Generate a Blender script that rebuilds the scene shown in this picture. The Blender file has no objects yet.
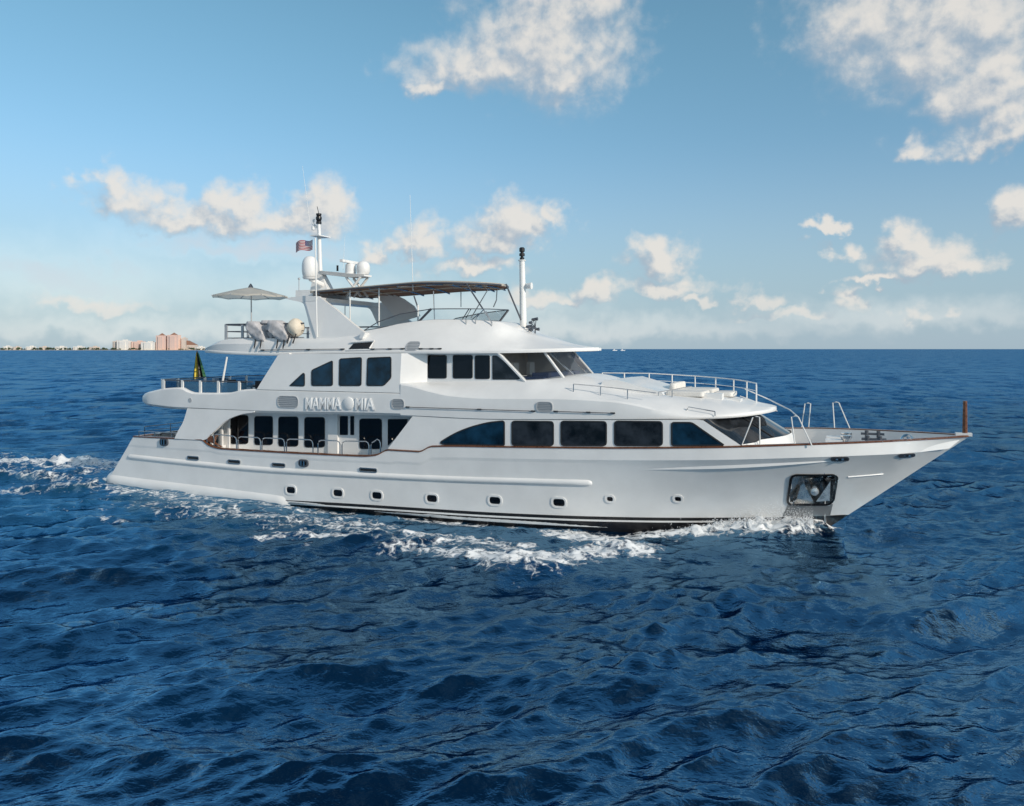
import bpy, bmesh, math, random
import numpy as np
from mathutils import Vector
random.seed(7); RNG = np.random.default_rng(11)
R = math.radians
SC = bpy.context.scene
COL = SC.collection

# ------------------------------------------------------------------ camera
F, CAM_H, HOR = 800.0, 6.67, 349.0           # focal length in px, drone height, horizon row
cam = bpy.data.cameras.new('camera'); camo = bpy.data.objects.new('camera', cam); COL.objects.link(camo)
cam.sensor_width = 36.0; cam.lens = 36.0 * F / 1024.0
cam.shift_y = -(403.0 - HOR) / 1024.0
cam.clip_start = 0.5; cam.clip_end = 60000
camo.location = (0, 0, CAM_H); camo.rotation_euler = (R(90), 0, 0)
SC.camera = camo

# ------------------------------------------------------------------ light
HEAD = R(23)                                   # the bow points right and towards the camera
SUN_AZ = 132.0                                 # degrees clockwise from +Y (camera axis): low sun from the right, ahead of the bow
SUN_EL = 23.0
SKY_STR, CLOUD_STR = 0.097, 1.0
SUN_STR = 2.6
EXPOSURE = 0.35
SC.view_settings.view_transform = 'Standard'; SC.view_settings.look = 'None'
SC.view_settings.exposure = EXPOSURE; SC.view_settings.gamma = 1; SC.view_settings.use_curve_mapping = False

class NT:
    """small helper to wire node trees"""
    def __init__(s, nt): s.nt = nt; s.L = nt.links
    def n(s, typ, **kw):
        nd = s.nt.nodes.new(typ)
        for k, v in kw.items():
            if k == 'ins':
                for i, val in v.items():
                    if hasattr(val, 'is_output') or isinstance(val, bpy.types.NodeSocket): s.L.new(val, nd.inputs[i])
                    else: nd.inputs[i].default_value = val
            else: setattr(nd, k, v)
        return nd
    def m(s, op, a, b=None, c=None, clamp=False):
        nd = s.nt.nodes.new('ShaderNodeMath'); nd.operation = op; nd.use_clamp = clamp
        for i, v in enumerate((a, b, c)):
            if v is None: continue
            if isinstance(v, bpy.types.NodeSocket): s.L.new(v, nd.inputs[i])
            else: nd.inputs[i].default_value = v
        return nd.outputs[0]
    def vm(s, op, a, b=None):
        nd = s.nt.nodes.new('ShaderNodeVectorMath'); nd.operation = op
        for i, v in enumerate((a, b)):
            if v is None: continue
            if isinstance(v, bpy.types.NodeSocket): s.L.new(v, nd.inputs[i])
            else: nd.inputs[i].default_value = v
        return nd.outputs['Value'] if op in ('LENGTH', 'DOT_PRODUCT') else nd.outputs[0]
    def mr(s, v, a, b, c=0.0, d=1.0, smooth=True):
        nd = s.nt.nodes.new('ShaderNodeMapRange'); nd.interpolation_type = 'SMOOTHSTEP' if smooth else 'LINEAR'
        s.L.new(v, nd.inputs[0])
        for i, x in enumerate((a, b, c, d)): nd.inputs[i + 1].default_value = x
        return nd.outputs[0]
    def mix(s, f, a, b, typ='RGBA'):
        nd = s.nt.nodes.new('ShaderNodeMix'); nd.data_type = typ
        off = 6 if typ == 'RGBA' else 2
        for i, v in ((0, f), (off, a), (off + 1, b)):
            if isinstance(v, bpy.types.NodeSocket): s.L.new(v, nd.inputs[i])
            else: nd.inputs[i].default_value = v
        return nd.outputs[2 if typ == 'RGBA' else 0]

# clouds of the sky, each lump: azimuth, elevation, radii (degrees), strength
def azel(px, py, rx, ry):
    rx, ry = rx * 1.18 + 4, ry * 1.22 + 2
    tx, ty = (px - 512) / F, (HOR - py) / F
    az = math.atan(tx); el = math.atan(ty * math.cos(az))
    c = math.cos(az)
    return (az, el, rx / F * c * c, ry / F * c)
LUMPS = [(930,50,100,60),(985,100,60,50),(560,60,60,60),(500,70,60,26),(930,25,110,52),(1000,85,50,36),(545,40,60,40),(430,88,24,10),(112,188,26,22),(135,205,52,30),(190,222,70,20),(240,205,34,26),(215,222,80,20),(300,222,70,20),(330,208,26,30),(275,225,60,16),
 (422,240,28,24),(408,250,30,14),(515,228,44,32),(495,240,40,20),(545,215,20,18),(475,266,50,12),
 (560,18,50,44),(525,50,64,34),(468,72,58,22),(560,78,46,34),(588,8,30,40),
 (890,18,86,50),(915,60,60,34),(985,20,70,40),(1005,70,56,46),(995,138,62,24),(1010,120,40,30),(918,156,28,16),
 (1012,222,30,32),(1016,205,22,18),(914,262,58,22),(910,243,27,22),(932,256,38,24),(905,232,14,12),(875,282,40,5),(838,254,14,13),
 (952,266,40,12),(660,262,36,24),(655,250,22,14),(668,288,60,13),(594,295,19,16),(570,302,40,8),(540,300,40,12),
 (858,303,17,16),(912,319,11,9),(957,315,12,9),(757,300,24,9),(790,313,40,6),(835,226,20,5),
 (372,255,12,14),(95,305,60,10),(700,300,20,8)]
VEIL = [(70,285,210,55),(330,300,160,36),(480,310,130,22),(560,330,300,16),(150,330,300,18),(900,318,200,20),(250,250,190,22)]
w = bpy.data.worlds.new('World'); SC.world = w; w.use_nodes = True
nt = w.node_tree; nt.nodes.clear(); N = NT(nt)
geo = N.n('ShaderNodeTexCoord')
D = geo.outputs['Generated']
sky = N.n('ShaderNodeTexSky', sky_type='NISHITA', sun_disc=False, sun_elevation=R(SUN_EL), sun_rotation=R(SUN_AZ),
          altitude=0, air_density=1.0, dust_density=0.25, ozone_density=2.2)
def cloud_field(dirv):
    sp = N.n('ShaderNodeSeparateXYZ', ins={0: dirv})
    az = N.m('ARCTAN2', sp.outputs[0], sp.outputs[1]); el = N.m('ARCSINE', sp.outputs[2])
    p = N.n('ShaderNodeCombineXYZ', ins={0: az, 1: el}).outputs[0]
    n1 = N.n('ShaderNodeTexNoise', noise_dimensions='3D', ins={'Vector': p, 'Scale': 19.0, 'Detail': 9.0, 'Roughness': 0.60, 'Distortion': 0.25}).outputs[0]
    n2 = N.n('ShaderNodeTexNoise', noise_dimensions='3D', ins={'Vector': p, 'Scale': 55.0, 'Detail': 6.0, 'Roughness': 0.62}).outputs[0]
    nz = N.m('ADD', N.m('MULTIPLY', N.m('SUBTRACT', n1, 0.5), 2.3), N.m('MULTIPLY', N.m('SUBTRACT', n2, 0.5), 0.9))
    wa = N.n('ShaderNodeTexNoise', noise_dimensions='3D', ins={'Vector': p, 'Scale': 24.0, 'Detail': 2.0}).outputs[1]
    wb = N.n('ShaderNodeTexNoise', noise_dimensions='3D', ins={'Vector': p, 'Scale': 75.0, 'Detail': 3.0}).outputs[1]
    pw = N.vm('ADD', N.vm('ADD', p, N.vm('MULTIPLY', N.vm('SUBTRACT', wa, (.5, .5, .5)), (.085, .045, 0))), N.vm('MULTIPLY', N.vm('SUBTRACT', wb, (.5, .5, .5)), (.032, .022, 0)))
    def blobs(lst):
        cur = None
        for b in lst:
            a0, e0, ra, re = azel(*b)
            q = N.vm('MULTIPLY', N.vm('SUBTRACT', pw, (a0, e0, 0)), (1 / ra, 1 / re, 0))
            q = N.vm('MAXIMUM', q, N.vm('MULTIPLY', q, (-1.0, -1.6, 0)))      # flat bases
            v = N.m('SUBTRACT', 1.0, N.vm('LENGTH', q))
            cur = v if cur is None else N.m('SMOOTH_MAX', cur, v, 0.25)
        return cur
    return p, az, el, nz, blobs
p, az, el, nz, blobs = cloud_field(D)
base = blobs(LUMPS)
# unseen clouds added round the rest of the horizon to brighten the shaded hull
behind = N.mr(N.m('ABSOLUTE', az), 0.75, 1.2)
nb = N.n('ShaderNodeTexNoise', noise_dimensions='3D', ins={'Vector': D, 'Scale': 3.0, 'Detail': 5.0}).outputs[0]
bf = N.m('MULTIPLY', behind, N.mr(nb, 0.40, 0.60, -0.6, 0.9))
base2 = N.m('MAXIMUM', base, N.m('SUBTRACT', bf, N.m('SUBTRACT', 1.0, behind)))
fld = N.m('ADD', N.m('MAXIMUM', base2, -2.0), N.m('MULTIPLY', nz, 0.62))
dens = N.mix(N.mr(el, .20, .32), N.mr(fld, -0.02, 0.80), N.mr(fld, -0.35, 0.95), 'FLOAT')
# the light on a cloud: how much cloud lies towards the sun from here
D2 = N.vm('ADD', D, (0.013, 0.0, 0.017))
p2, az2, el2, nz2, blobs2 = cloud_field(D2)
fld2 = N.m('ADD', N.m('MAXIMUM', N.m('MAXIMUM', blobs2(LUMPS), N.m('SUBTRACT', bf, N.m('SUBTRACT', 1.0, behind))), -2.0), N.m('MULTIPLY', nz2, 0.62))
lit = N.mr(N.m('SUBTRACT', fld, fld2), -0.50, 0.42)
ccol = N.mix(lit, (0.40, 0.47, 0.55, 1), (0.83, 0.785, 0.725, 1))
vb0 = N.mr(N.m('ADD', blobs(VEIL), N.m('MULTIPLY', nz, 0.22)), -0.15, 1.0, 0.0, 0.8)
veil = N.m('MAXIMUM', vb0, N.mr(el, 0.26, 0.0, 0.0, 0.85))
vcol = N.mix(vb0, (0.36, 0.485, 0.61, 1), (0.68, 0.73, 0.79, 1))
skyt = N.mix(1.0, sky.outputs[0], N.mix(N.mr(el, 0.12, 0.42), (0.90, 1.03, 1.05, 1), (0.98, 1.27, 1.13, 1)))
nt.nodes[-1].blend_type = 'MULTIPLY'
b1 = N.n('ShaderNodeBackground', ins={'Color': skyt, 'Strength': SKY_STR})
b2 = N.n('ShaderNodeBackground', ins={'Color': ccol, 'Strength': CLOUD_STR * 0.78})
b3 = N.n('ShaderNodeBackground', ins={'Color': vcol, 'Strength': CLOUD_STR * 0.75})
lowfade = N.mr(el, 0.0, 0.09, 0.45, 1.0)
above = N.mr(el, -0.004, 0.0, 0.0, 1.0, False)
mx0 = N.n('ShaderNodeMixShader', ins={0: N.m('MULTIPLY', veil, above), 1: b1.outputs[0], 2: b3.outputs[0]})
mx = N.n('ShaderNodeMixShader', ins={0: N.m('MULTIPLY', N.m('MULTIPLY', dens, lowfade), N.m('MULTIPLY', above, 0.88)), 1: mx0.outputs[0], 2: b2.outputs[0]})
out = N.n('ShaderNodeOutputWorld', ins={0: mx.outputs[0]})
w.cycles.sampling_method = 'MANUAL'; w.cycles.sample_map_resolution = 512

sl = bpy.data.lights.new('sun', 'SUN'); so = bpy.data.objects.new('sun', sl); COL.objects.link(so)
sl.energy = SUN_STR; sl.angle = R(0.53); sl.color = (1.0, 0.89, 0.76)
sd = Vector((math.sin(R(SUN_AZ)) * math.cos(R(SUN_EL)), math.cos(R(SUN_AZ)) * math.cos(R(SUN_EL)), math.sin(R(SUN_EL))))
so.rotation_euler = (-sd).to_track_quat('-Z', 'Y').to_euler()

# ------------------------------------------------------------------ materials
def material(name, col, rough=0.4, metal=0.0, coat=0.0, var=0.06, scale=1.5, bump=0.0, bscale=30.0, spec=0.5, trans=0.0, sheen=0.0):
    m = bpy.data.materials.new(name); m.use_nodes = True
    n = NT(m.node_tree); b = m.node_tree.nodes['Principled BSDF']
    tc = n.n('ShaderNodeTexCoord').outputs['Object']
    nz = n.n('ShaderNodeTexNoise', ins={'Vector': tc, 'Scale': scale, 'Detail': 5.0, 'Roughness': 0.6}).outputs[0]
    k = n.mr(nz, 0.3, 0.7, 1 - var, 1 + var * 0.5)
    c = n.vm('SCALE', (col[0], col[1], col[2])); nd = m.node_tree.nodes[-1]
    nd.inputs[0].default_value = col[:3]; n.L.new(k, nd.inputs['Scale'])
    n.L.new(nd.outputs[0], b.inputs['Base Color'])
    n.L.new(n.mr(nz, 0.3, 0.7, max(rough * 0.75, 0.01), rough * 1.25), b.inputs['Roughness'])
    b.inputs['Metallic'].default_value = metal; b.inputs['Coat Weight'].default_value = coat
    b.inputs['Coat Roughness'].default_value = 0.06
    b.inputs['Specular IOR Level'].default_value = spec
    if sheen: b.inputs['Sheen Weight'].default_value = sheen
    if bump:
        bz = n.n('ShaderNodeTexNoise', ins={'Vector': tc, 'Scale': bscale, 'Detail': 3.0}).outputs[0]
        bp = n.n('ShaderNodeBump', ins={'Height': bz, 'Strength': bump, 'Distance': 0.02}); n.L.new(bp.outputs[0], b.inputs['Normal'])
    return m
M = {}
M['white'] = material('white_gelcoat', (0.80, 0.80, 0.79), 0.42, coat=0.3, var=0.05, scale=0.8)
M['letter_shadow'] = material('letter_shadow_grey', (.60, .62, .64), .5)  # grey for the shading painted round the name letters
M['letter'] = material('polished_letter_white', (0.93, 0.93, 0.92), 0.3)
M['white_rail'] = material('white_paint', (0.80, 0.80, 0.78), 0.35)
M['deck'] = material('pale_deck', (0.62, 0.60, 0.56), 0.6, bump=0.2)
M['teak'] = material('varnished_teak', (0.17, 0.062, 0.024), 0.3, coat=0.4, var=0.25, scale=6)
M['black'] = material('black_paint', (0.012, 0.012, 0.014), 0.3)
M['rubber'] = material('black_rubber', (0.015, 0.016, 0.018), 0.5)
M['steel'] = material('stainless_steel', (0.62, 0.62, 0.62), 0.16, metal=1.0)
M['bright_steel'] = material('polished_pocket_steel', (0.82, 0.80, 0.76), 0.28, metal=0.8, var=.3, scale=4)
M['scuff'] = material('brushed_steel_plate', (0.26, 0.265, 0.27), 0.45, metal=0.4, bump=0.4, bscale=60)
M['dark_steel'] = material('dark_steel', (0.10, 0.11, 0.13), 0.35, metal=0.4)
M['grille'] = material('grey_grille', (0.42, 0.44, 0.46), 0.45)
M['cushion'] = material('cream_cushion', (0.74, 0.72, 0.68), 0.8, bump=0.3, bscale=18)
M['canvas'] = material('cream_canvas', (0.84, 0.80, 0.72), 0.85, var=0.12, bump=0.3)
nT = NT(M['canvas'].node_tree); bsdf = M['canvas'].node_tree.nodes['Principled BSDF']; outn = M['canvas'].node_tree.nodes['Material Output']
tl = nT.n('ShaderNodeBsdfTranslucent', ins={0: (0.88, 0.82, 0.72, 1)})
def _thin(key, col, fac):
    q = NT(M[key].node_tree); b_ = M[key].node_tree.nodes['Principled BSDF']
    t_ = q.n('ShaderNodeBsdfTranslucent', ins={0: col})
    q.L.new(q.n('ShaderNodeMixShader', ins={0: fac, 1: b_.outputs[0], 2: t_.outputs[0]}).outputs[0], M[key].node_tree.nodes['Material Output'].inputs[0])
nT.L.new(nT.n('ShaderNodeMixShader', ins={0: .6, 1: bsdf.outputs[0], 2: tl.outputs[0]}).outputs[0], outn.inputs[0])
M['brown_canvas'] = material('brown_canvas', (0.15, 0.085, 0.065), 0.8, var=0.4, scale=3, bump=0.4, bscale=9)
_thin('brown_canvas', (.27, .18, .14, 1), .35)
M['fabric'] = material('grey_cover_fabric', (0.50, 0.49, 0.50), 0.85, var=0.25, scale=4, bump=1.0, bscale=6)
M['cream_fabric'] = material('cream_cover_fabric', (0.72, 0.64, 0.52), 0.8, var=0.12, scale=4, bump=0.8, bscale=6)
M['dark_cushion'] = material('dark_wicker', (0.025, 0.028, 0.038), 0.7, bump=0.5)
M['interior'] = material('beige_interior', (0.60, 0.50, 0.40), 0.7, var=0.2)
M['console'] = material('navy_console', (0.01, 0.03, 0.09), 0.4)
M['red'] = material('flag_red', (0.40, 0.03, 0.04), 0.8); M['blue'] = material('flag_blue', (0.02, 0.03, 0.16), 0.8)
M['flag_white'] = material('flag_white', (0.65, 0.62, 0.62), 0.8)
M['flag_green'] = material('flag_green', (0.04, 0.15, 0.06), 0.8); M['flag_yellow'] = material('flag_yellow', (0.72, 0.56, 0.08), 0.8)
M['yellow'] = material('yellow_antifouling', (0.35, 0.26, 0.04), 0.6, var=0.3, scale=8)
def glass_dark(name, col, rough=0.02):
    m = material(name, col, rough, var=0.5, scale=0.9, spec=0.4); return m
M['glass'] = material('tinted_window_glass', (0.022, 0.026, 0.032), 0.025, var=.9, scale=1.3, spec=.45)
M['glass_blue'] = material('blue_tinted_window_glass', (0.006, 0.030, 0.060), 0.03, var=.8, scale=1.1, spec=.40)
M['glass_black'] = material('black_window_glass', (0.004, 0.005, 0.008), 0.05, var=.5, spec=.35)
def glass_clear(name, tint, fac):
    m = bpy.data.materials.new(name); m.use_nodes = True; n = NT(m.node_tree); m.node_tree.nodes.clear()
    t = n.n('ShaderNodeBsdfTransparent', ins={0: tint}); g = n.n('ShaderNodeBsdfGlossy', ins={'Roughness': 0.02})
    fr = n.n('ShaderNodeFresnel', ins={0: 1.5}).outputs[0]
    nz = n.n('ShaderNodeTexNoise', ins={'Scale': 2.0}).outputs[0]
    mx = n.n('ShaderNodeMixShader', ins={0: n.m('ADD', n.m('MULTIPLY', fr, fac), n.m('MULTIPLY', nz, 0.004)), 1: t.outputs[0], 2: g.outputs[0]})
    n.n('ShaderNodeOutputMaterial', ins={0: mx.outputs[0]}); return m
M['wind'] = glass_clear('windscreen_glass', (0.84, 0.88, 0.90, 1), 0.9)
M['balus'] = glass_clear('smoked_balustrade_glass', (0.45, 0.52, 0.58, 1), 0.8)
M['perspex'] = glass_clear('pale_perspex', (0.86, 0.92, 0.95, 1), 0.35)

# ------------------------------------------------------------------ mesh helpers
class MB:
    def __init__(s): s.v = []; s.f = []; s.m = []
    def add(s, vs, fs, mi=0):
        o = len(s.v); s.v += [tuple(x) for x in vs]
        for f in fs: s.f.append([o + i for i in f]); s.m.append(mi)
        return s
    def grid(s, rows, closed=False, mi=0, flip=False):
        nr, nc = len(rows), len(rows[0]); vs = [q for r in rows for q in r]; fs = []
        for i in range(nr - 1):
            for j in range(nc if closed else nc - 1):
                a, b = i * nc + j, i * nc + (j + 1) % nc; q = [a, b, b + nc, a + nc]
                fs.append(q[::-1] if flip else q)
        return s.add(vs, fs, mi)
    def box(s, c, d, mi=0, rz=0, rot=None):
        vs = []
        cs, sn = math.cos(rz), math.sin(rz)
        for x in (-.5, .5):
            for y in (-.5, .5):
                for z in (-.5, .5):
                    p = Vector((x * d[0], y * d[1], z * d[2]))
                    if rot is not None: p = rot @ p
                    vs.append((c[0] + p.x * cs - p.y * sn, c[1] + p.x * sn + p.y * cs, c[2] + p.z))
        return s.add(vs, [(0, 1, 3, 2), (4, 6, 7, 5), (0, 4, 5, 1), (2, 3, 7, 6), (0, 2, 6, 4), (1, 5, 7, 3)], mi)
    def tube(s, pts, r, n=8, mi=0, caps=True, squash=None):
        pts = [Vector(q) for q in pts]; rows = []
        rs = r if isinstance(r, (list, tuple)) else [r] * len(pts)
        up0 = None
        for i, q in enumerate(pts):
            a = pts[max(i - 1, 0)]; b = pts[min(i + 1, len(pts) - 1)]; t = (b - a).normalized()
            ref = Vector((0, 0, 1)) if abs(t.z) < 0.9 else Vector((1, 0, 0))
            x = t.cross(ref).normalized(); y = x.cross(t)
            if up0 is not None and y.dot(up0) < 0 and abs(t.z) >= 0.9: pass
            up0 = y
            rows.append([q + x * (rs[i] * math.cos(2 * math.pi * k / n)) + y * (rs[i] * (squash or 1) * math.sin(2 * math.pi * k / n)) for k in range(n)])
        s.grid(rows, True)
        o = len(s.v) - len(rows) * n
        if caps:
            s.f.append([o + k for k in range(n)][::-1]); s.m.append(mi)
            s.f.append([o + (len(rows) - 1) * n + k for k in range(n)]); s.m.append(mi)
        return s
    def lathe(s, c, prof, n=20, mi=0, axis='z'):
        rows = []
        for (r, h) in prof:
            row = []
            for k in range(n):
                a = 2 * math.pi * k / n; x, y = r * math.cos(a), r * math.sin(a)
                row.append({'z': (c[0] + x, c[1] + y, c[2] + h), 'y': (c[0] + x, c[1] + h, c[2] + y), 'x': (c[0] + h, c[1] + x, c[2] + y)}[axis])
            rows.append(row)
        return s.grid(rows, True, mi)
    def poly(s, pts, mi=0): return s.add(pts, [list(range(len(pts)))], mi)
    def prism(s, a, b, mi=0):
        n = len(a); s.add(list(a) + list(b), [list(range(n))[::-1], [n + i for i in range(n)]] + [[i, (i + 1) % n, n + (i + 1) % n, n + i] for i in range(n)], mi); return s
    def build(s, name, mat, parent=None, sharp=32, merge=0.0005, recalc=True):
        me = bpy.data.meshes.new(name); me.from_pydata(s.v, [], s.f)
        mats = mat if isinstance(mat, (list, tuple)) else [mat]
        for x in mats: me.materials.append(M[x] if isinstance(x, str) else x)
        me.polygons.foreach_set('material_index', s.m)
        bm = bmesh.new(); bm.from_mesh(me)
        if merge: bmesh.ops.remove_doubles(bm, verts=bm.verts, dist=merge)
        if recalc: bmesh.ops.recalc_face_normals(bm, faces=bm.faces)
        for f in bm.faces: f.smooth = True
        for e in bm.edges:
            if len(e.link_faces) == 2: e.smooth = e.calc_face_angle(0) < R(sharp)
        bm.to_mesh(me); bm.free()
        o = bpy.data.objects.new(name, me); COL.objects.link(o)
        if parent is not None: o.parent = parent
        return o
def empty(name, loc=(0, 0, 0), rz=0, parent=None):
    o = bpy.data.objects.new(name, None); COL.objects.link(o); o.location = loc; o.rotation_euler = (0, 0, rz); o.empty_display_size = 0.3
    if parent is not None: o.parent = parent
    return o
def tag(o, label=None, cat=None, group=None, kind=None):
    for k, v in (('label', label), ('category', cat), ('group', group), ('kind', kind)):
        if v: o[k] = v
    return o
def crv(pts, smooth=True):
    xs = np.array([q[0] for q in pts], float); ys = np.array([q[1] for q in pts], float)
    if not smooth: return lambda u: float(np.interp(u, xs, ys))
    d = np.diff(ys) / np.diff(xs); mm = np.zeros(len(xs)); mm[0], mm[-1] = d[0], d[-1]
    for i in range(1, len(xs) - 1): mm[i] = 0 if d[i - 1] * d[i] <= 0 else 2 * d[i - 1] * d[i] / (d[i - 1] + d[i])
    def f(u):
        u = min(max(u, xs[0]), xs[-1]); i = int(min(max(np.searchsorted(xs, u) - 1, 0), len(xs) - 2))
        h = xs[i + 1] - xs[i]; t = (u - xs[i]) / h
        return float((2*t**3-3*t*t+1)*ys[i] + (t**3-2*t*t+t)*h*mm[i] + (-2*t**3+3*t*t)*ys[i+1] + (t**3-t*t)*h*mm[i+1])
    return f
def roundpoly(pts, r, n=4):
    out = []; k = len(pts)
    rr = r if isinstance(r, (list, tuple)) else [r] * k
    for i in range(k):
        a, b, c = (np.array(pts[(i + j) % k], float) for j in (-1, 0, 1))
        la, lc = np.linalg.norm(a - b), np.linalg.norm(c - b)
        q = min(rr[i], la * .45, lc * .45)
        p0, p1 = b + (a - b) / la * q, b + (c - b) / lc * q
        if q < 1e-4: out.append(tuple(b)); continue
        for t in np.linspace(0, 1, n + 1): out.append(tuple((1-t)**2*p0 + 2*t*(1-t)*b + t*t*p1))
    return out
def inset(pts, d):
    k = len(pts); P = [np.array(q) for q in pts]; c = sum(P) / k
    ar = sum(P[i][0]*P[(i+1)%k][1]-P[(i+1)%k][0]*P[i][1] for i in range(k)); sg = 1 if ar > 0 else -1
    out = []
    for i in range(k):
        e0 = P[i] - P[i-1]; e1 = P[(i+1)%k] - P[i]
        e0 /= max(np.linalg.norm(e0), 1e-9); e1 /= max(np.linalg.norm(e1), 1e-9)
        n = np.array([-(e0+e1)[1], (e0+e1)[0]]) * sg; ln = np.linalg.norm(n); n = n / max(ln, 1e-9)
        out.append(tuple(P[i] + n * d))
    return out

# ------------------------------------------------------------------ yacht frame: u forward from transom, v to starboard, z up
CH, SH = math.cos(HEAD), math.sin(HEAD)
TIP = (15.95, 27.8); LOA = 37.0
ORI = (TIP[0] - LOA * CH, TIP[1] + LOA * SH)
def uv2w(u, v): return (ORI[0] + u * CH - v * SH, ORI[1] - u * SH - v * CH)
def at(px, py, v):
    """measure the photograph: the point (u, z) of the yacht's plane v"""
    k = (px - 512) / F; ax, ay = TIP[0] - v * SH, TIP[1] - v * CH
    t = (k * ay - ax) / (CH + k * SH); Y = ay - t * SH
    return LOA + t, CAM_H - (py - HOR) * Y / F
def on(px, py, vf, v0=3.5):
    v = v0
    for _ in range(6): u, z = at(px, py, v); v = vf(u, z)
    return u, v, z
def L3(u, v, z): return (u, -v, z)

yacht = empty('yacht', (ORI[0], ORI[1], 0), -HEAD)
tag(yacht, 'white three-deck motor yacht with dark windows cruising through the blue sea', 'yacht')
Y_ = yacht

# ---- hull lines
S = crv([(0, 2.47), (5.75, 2.52), (6.3, 2.27), (7.0, 2.17), (14.5, 2.24), (15.2, 2.32), (15.8, 2.56), (17.2, 2.56), (17.8, 2.80), (21, 2.93), (25, 3.08), (29, 3.28), (32, 3.46), (35, 3.58), (37, 3.66)])
Bs = crv([(0, 3.52), (2, 3.62), (6, 3.68), (12, 3.75), (22, 3.75), (26, 3.69), (28.5, 3.56), (30, 3.38), (31.6, 3.08), (33, 2.58), (34.3, 1.95), (35.4, 1.28), (36.3, 0.64), (36.8, 0.24), (37, 0.02)])
Bw = crv([(0, 3.45), (4, 3.55), (12, 3.62), (19, 3.52), (23, 3.2), (26, 2.62), (29, 1.66), (31, 0.78), (32.31, 0.03)])
zst = lambda u: max(-1.0, (u - 32.31) / 1.277)
Kz = lambda u: S(u) - 0.45 if u > 16 else S(16) - 0.5
def Vh(u, z):
    s = S(u); k = min(Kz(u), s - 0.2); b = Bs(u)
    if u < 32.31:
        w0 = Bw(u)
        if z <= 0: return max(w0 * (1 + z * 0.22), 0.02)
        lo = z; hi = k
    else:
        w0 = 0.02; z0 = zst(u); lo = z - z0; hi = max(k - z0, 0.05)
    bl = min(max((u - 34.6) / 1.9, 0), 1)
    tall = b * min(max((z - zst(u)) / max(s - zst(u), .03), 0), 1) ** 0.95
    if z >= k: return (b - 0.015 * (s - z) / max(s - k, .05) * min(1, b)) * (1 - bl) + tall * bl
    t = min(max(lo / hi, 0), 1)
    return (w0 + (b * 0.992 - w0) * (t ** 1.12)) * (1 - bl) + tall * bl
def tr(u, z): return u + (0.0 if u > 6 else (0.80 * max(z, -0.1) - 0.58) * (1 - u / 6.0))     # raked transom
POCKET = [(791, 474.5), (834, 474.5), (838, 477), (834, 501), (829, 505), (790, 505), (787, 502)]
pk = [on(x, y, Vh, 2.0) for x, y in POCKET]
pku = [(q[0], q[2]) for q in pk]
def inside(pt, poly):
    c = False; n = len(poly)
    for i in range(n):
        (x1, y1), (x2, y2) = poly[i], poly[(i + 1) % n]
        if (y1 > pt[1]) != (y2 > pt[1]) and pt[0] < (x2 - x1) * (pt[1] - y1) / (y2 - y1) + x1: c = not c
    return c
us = sorted(set(np.round(np.concatenate([np.linspace(0, 6, 20), np.linspace(5.75, 7, 9), np.linspace(7, 14.5, 16), np.linspace(14.5, 17.8, 24), np.linspace(17.8, 29, 30), np.linspace(29, 37, 90)]), 3)))
mb = MB(); rows = []
for u in us:
    k = min(Kz(u), S(u) - 0.2); z0 = max(-1.0, zst(u)) if u > 32.31 else -1.0
    z0 = min(z0, S(u) - 0.02); k = max(k, z0 + (S(u) - z0) * .5)
    zs = list(np.linspace(z0, k, 30)) + list(np.linspace(k, S(u), 4)[1:])
    rows.append([(u, z) for z in zs])
shr = inset(pku, 0.06)
for sgn in (1, -1):
    g = [[(tr(u, z), -sgn * Vh(u, z), z) for u, z in r] for r in rows]
    nc = len(g[0]); vs = [q for r in g for q in r]; fs = []
    for i in range(len(g) - 1):
        for j in range(nc - 1):
            a = i * nc + j; cu = (rows[i][j][0] + rows[i+1][j][0]) / 2; cz = (rows[i][j][1] + rows[i+1][j+1][1]) / 2
            if inside((cu, cz), shr): continue
            fs.append([a, a + 1, a + nc + 1, a + nc])
    mb.add(vs, fs)
# transom
mb.grid([[(tr(0, z), -Vh(0, z) * c, z) for c in np.linspace(-1, 1, 9)] for u, z in rows[0]])
hull = mb.build('hull', 'white', Y_, sharp=6, merge=0.004)
# inner bulwark, decks
dkz = crv([(0, 1.5), (16, 1.5), (19, 1.9), (24, 2.2), (29, 2.5), (33, 2.9), (37, 3.3)])
mb = MB(); rr = []
for u in us:
    if u > 36.7: break
    s, b, dz = S(u), Bs(u), max(min(dkz(u), S(u) - .3), min(zst(u) + .12, S(u) - .03))
    bi = max(b - 0.16, 0.03)
    rr.append([L3(tr(u, s), b - .012, s - .012), L3(tr(u, s), bi, s - .012), L3(tr(u, s), max(bi - .03, .02), dz), L3(tr(u, s), 0, dz + .04)])
mb.grid(rr); mb.grid([[(a, -b, c) for a, b, c in r] for r in rr])
mb.grid([[(tr(0.05, z), c * 3.3, z) for c in (-1, 0, 1)] for z in (1.5, 2.46)])
mb.build('bulwark_and_deck', 'white', Y_)
# teak cap rail
mb = MB()
for sgn in (1, -1):
    rr = []
    for u in us:
        s, b = S(u), Bs(u); x = tr(u, s)
        sec = [(b + .025, s - .03), (b + .03, s + .012), (b - .01, s + .03), (max(b - .15, .0), s + .03), (max(b - .17, .0), s - .005)]
        rr.append([(x, -sgn * v, z) for v, z in sec])
    mb.grid(rr, True)
mb.grid([[(tr(0, S(0)) + dx, c * 3.35, S(0) + dz) for c in np.linspace(-1, 1, 5)] for dx, dz in ((-.02, -.03), (-.02, .03), (.15, .03), (.15, -.0))])
mb.build('cap_rail', 'teak', Y_)
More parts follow.
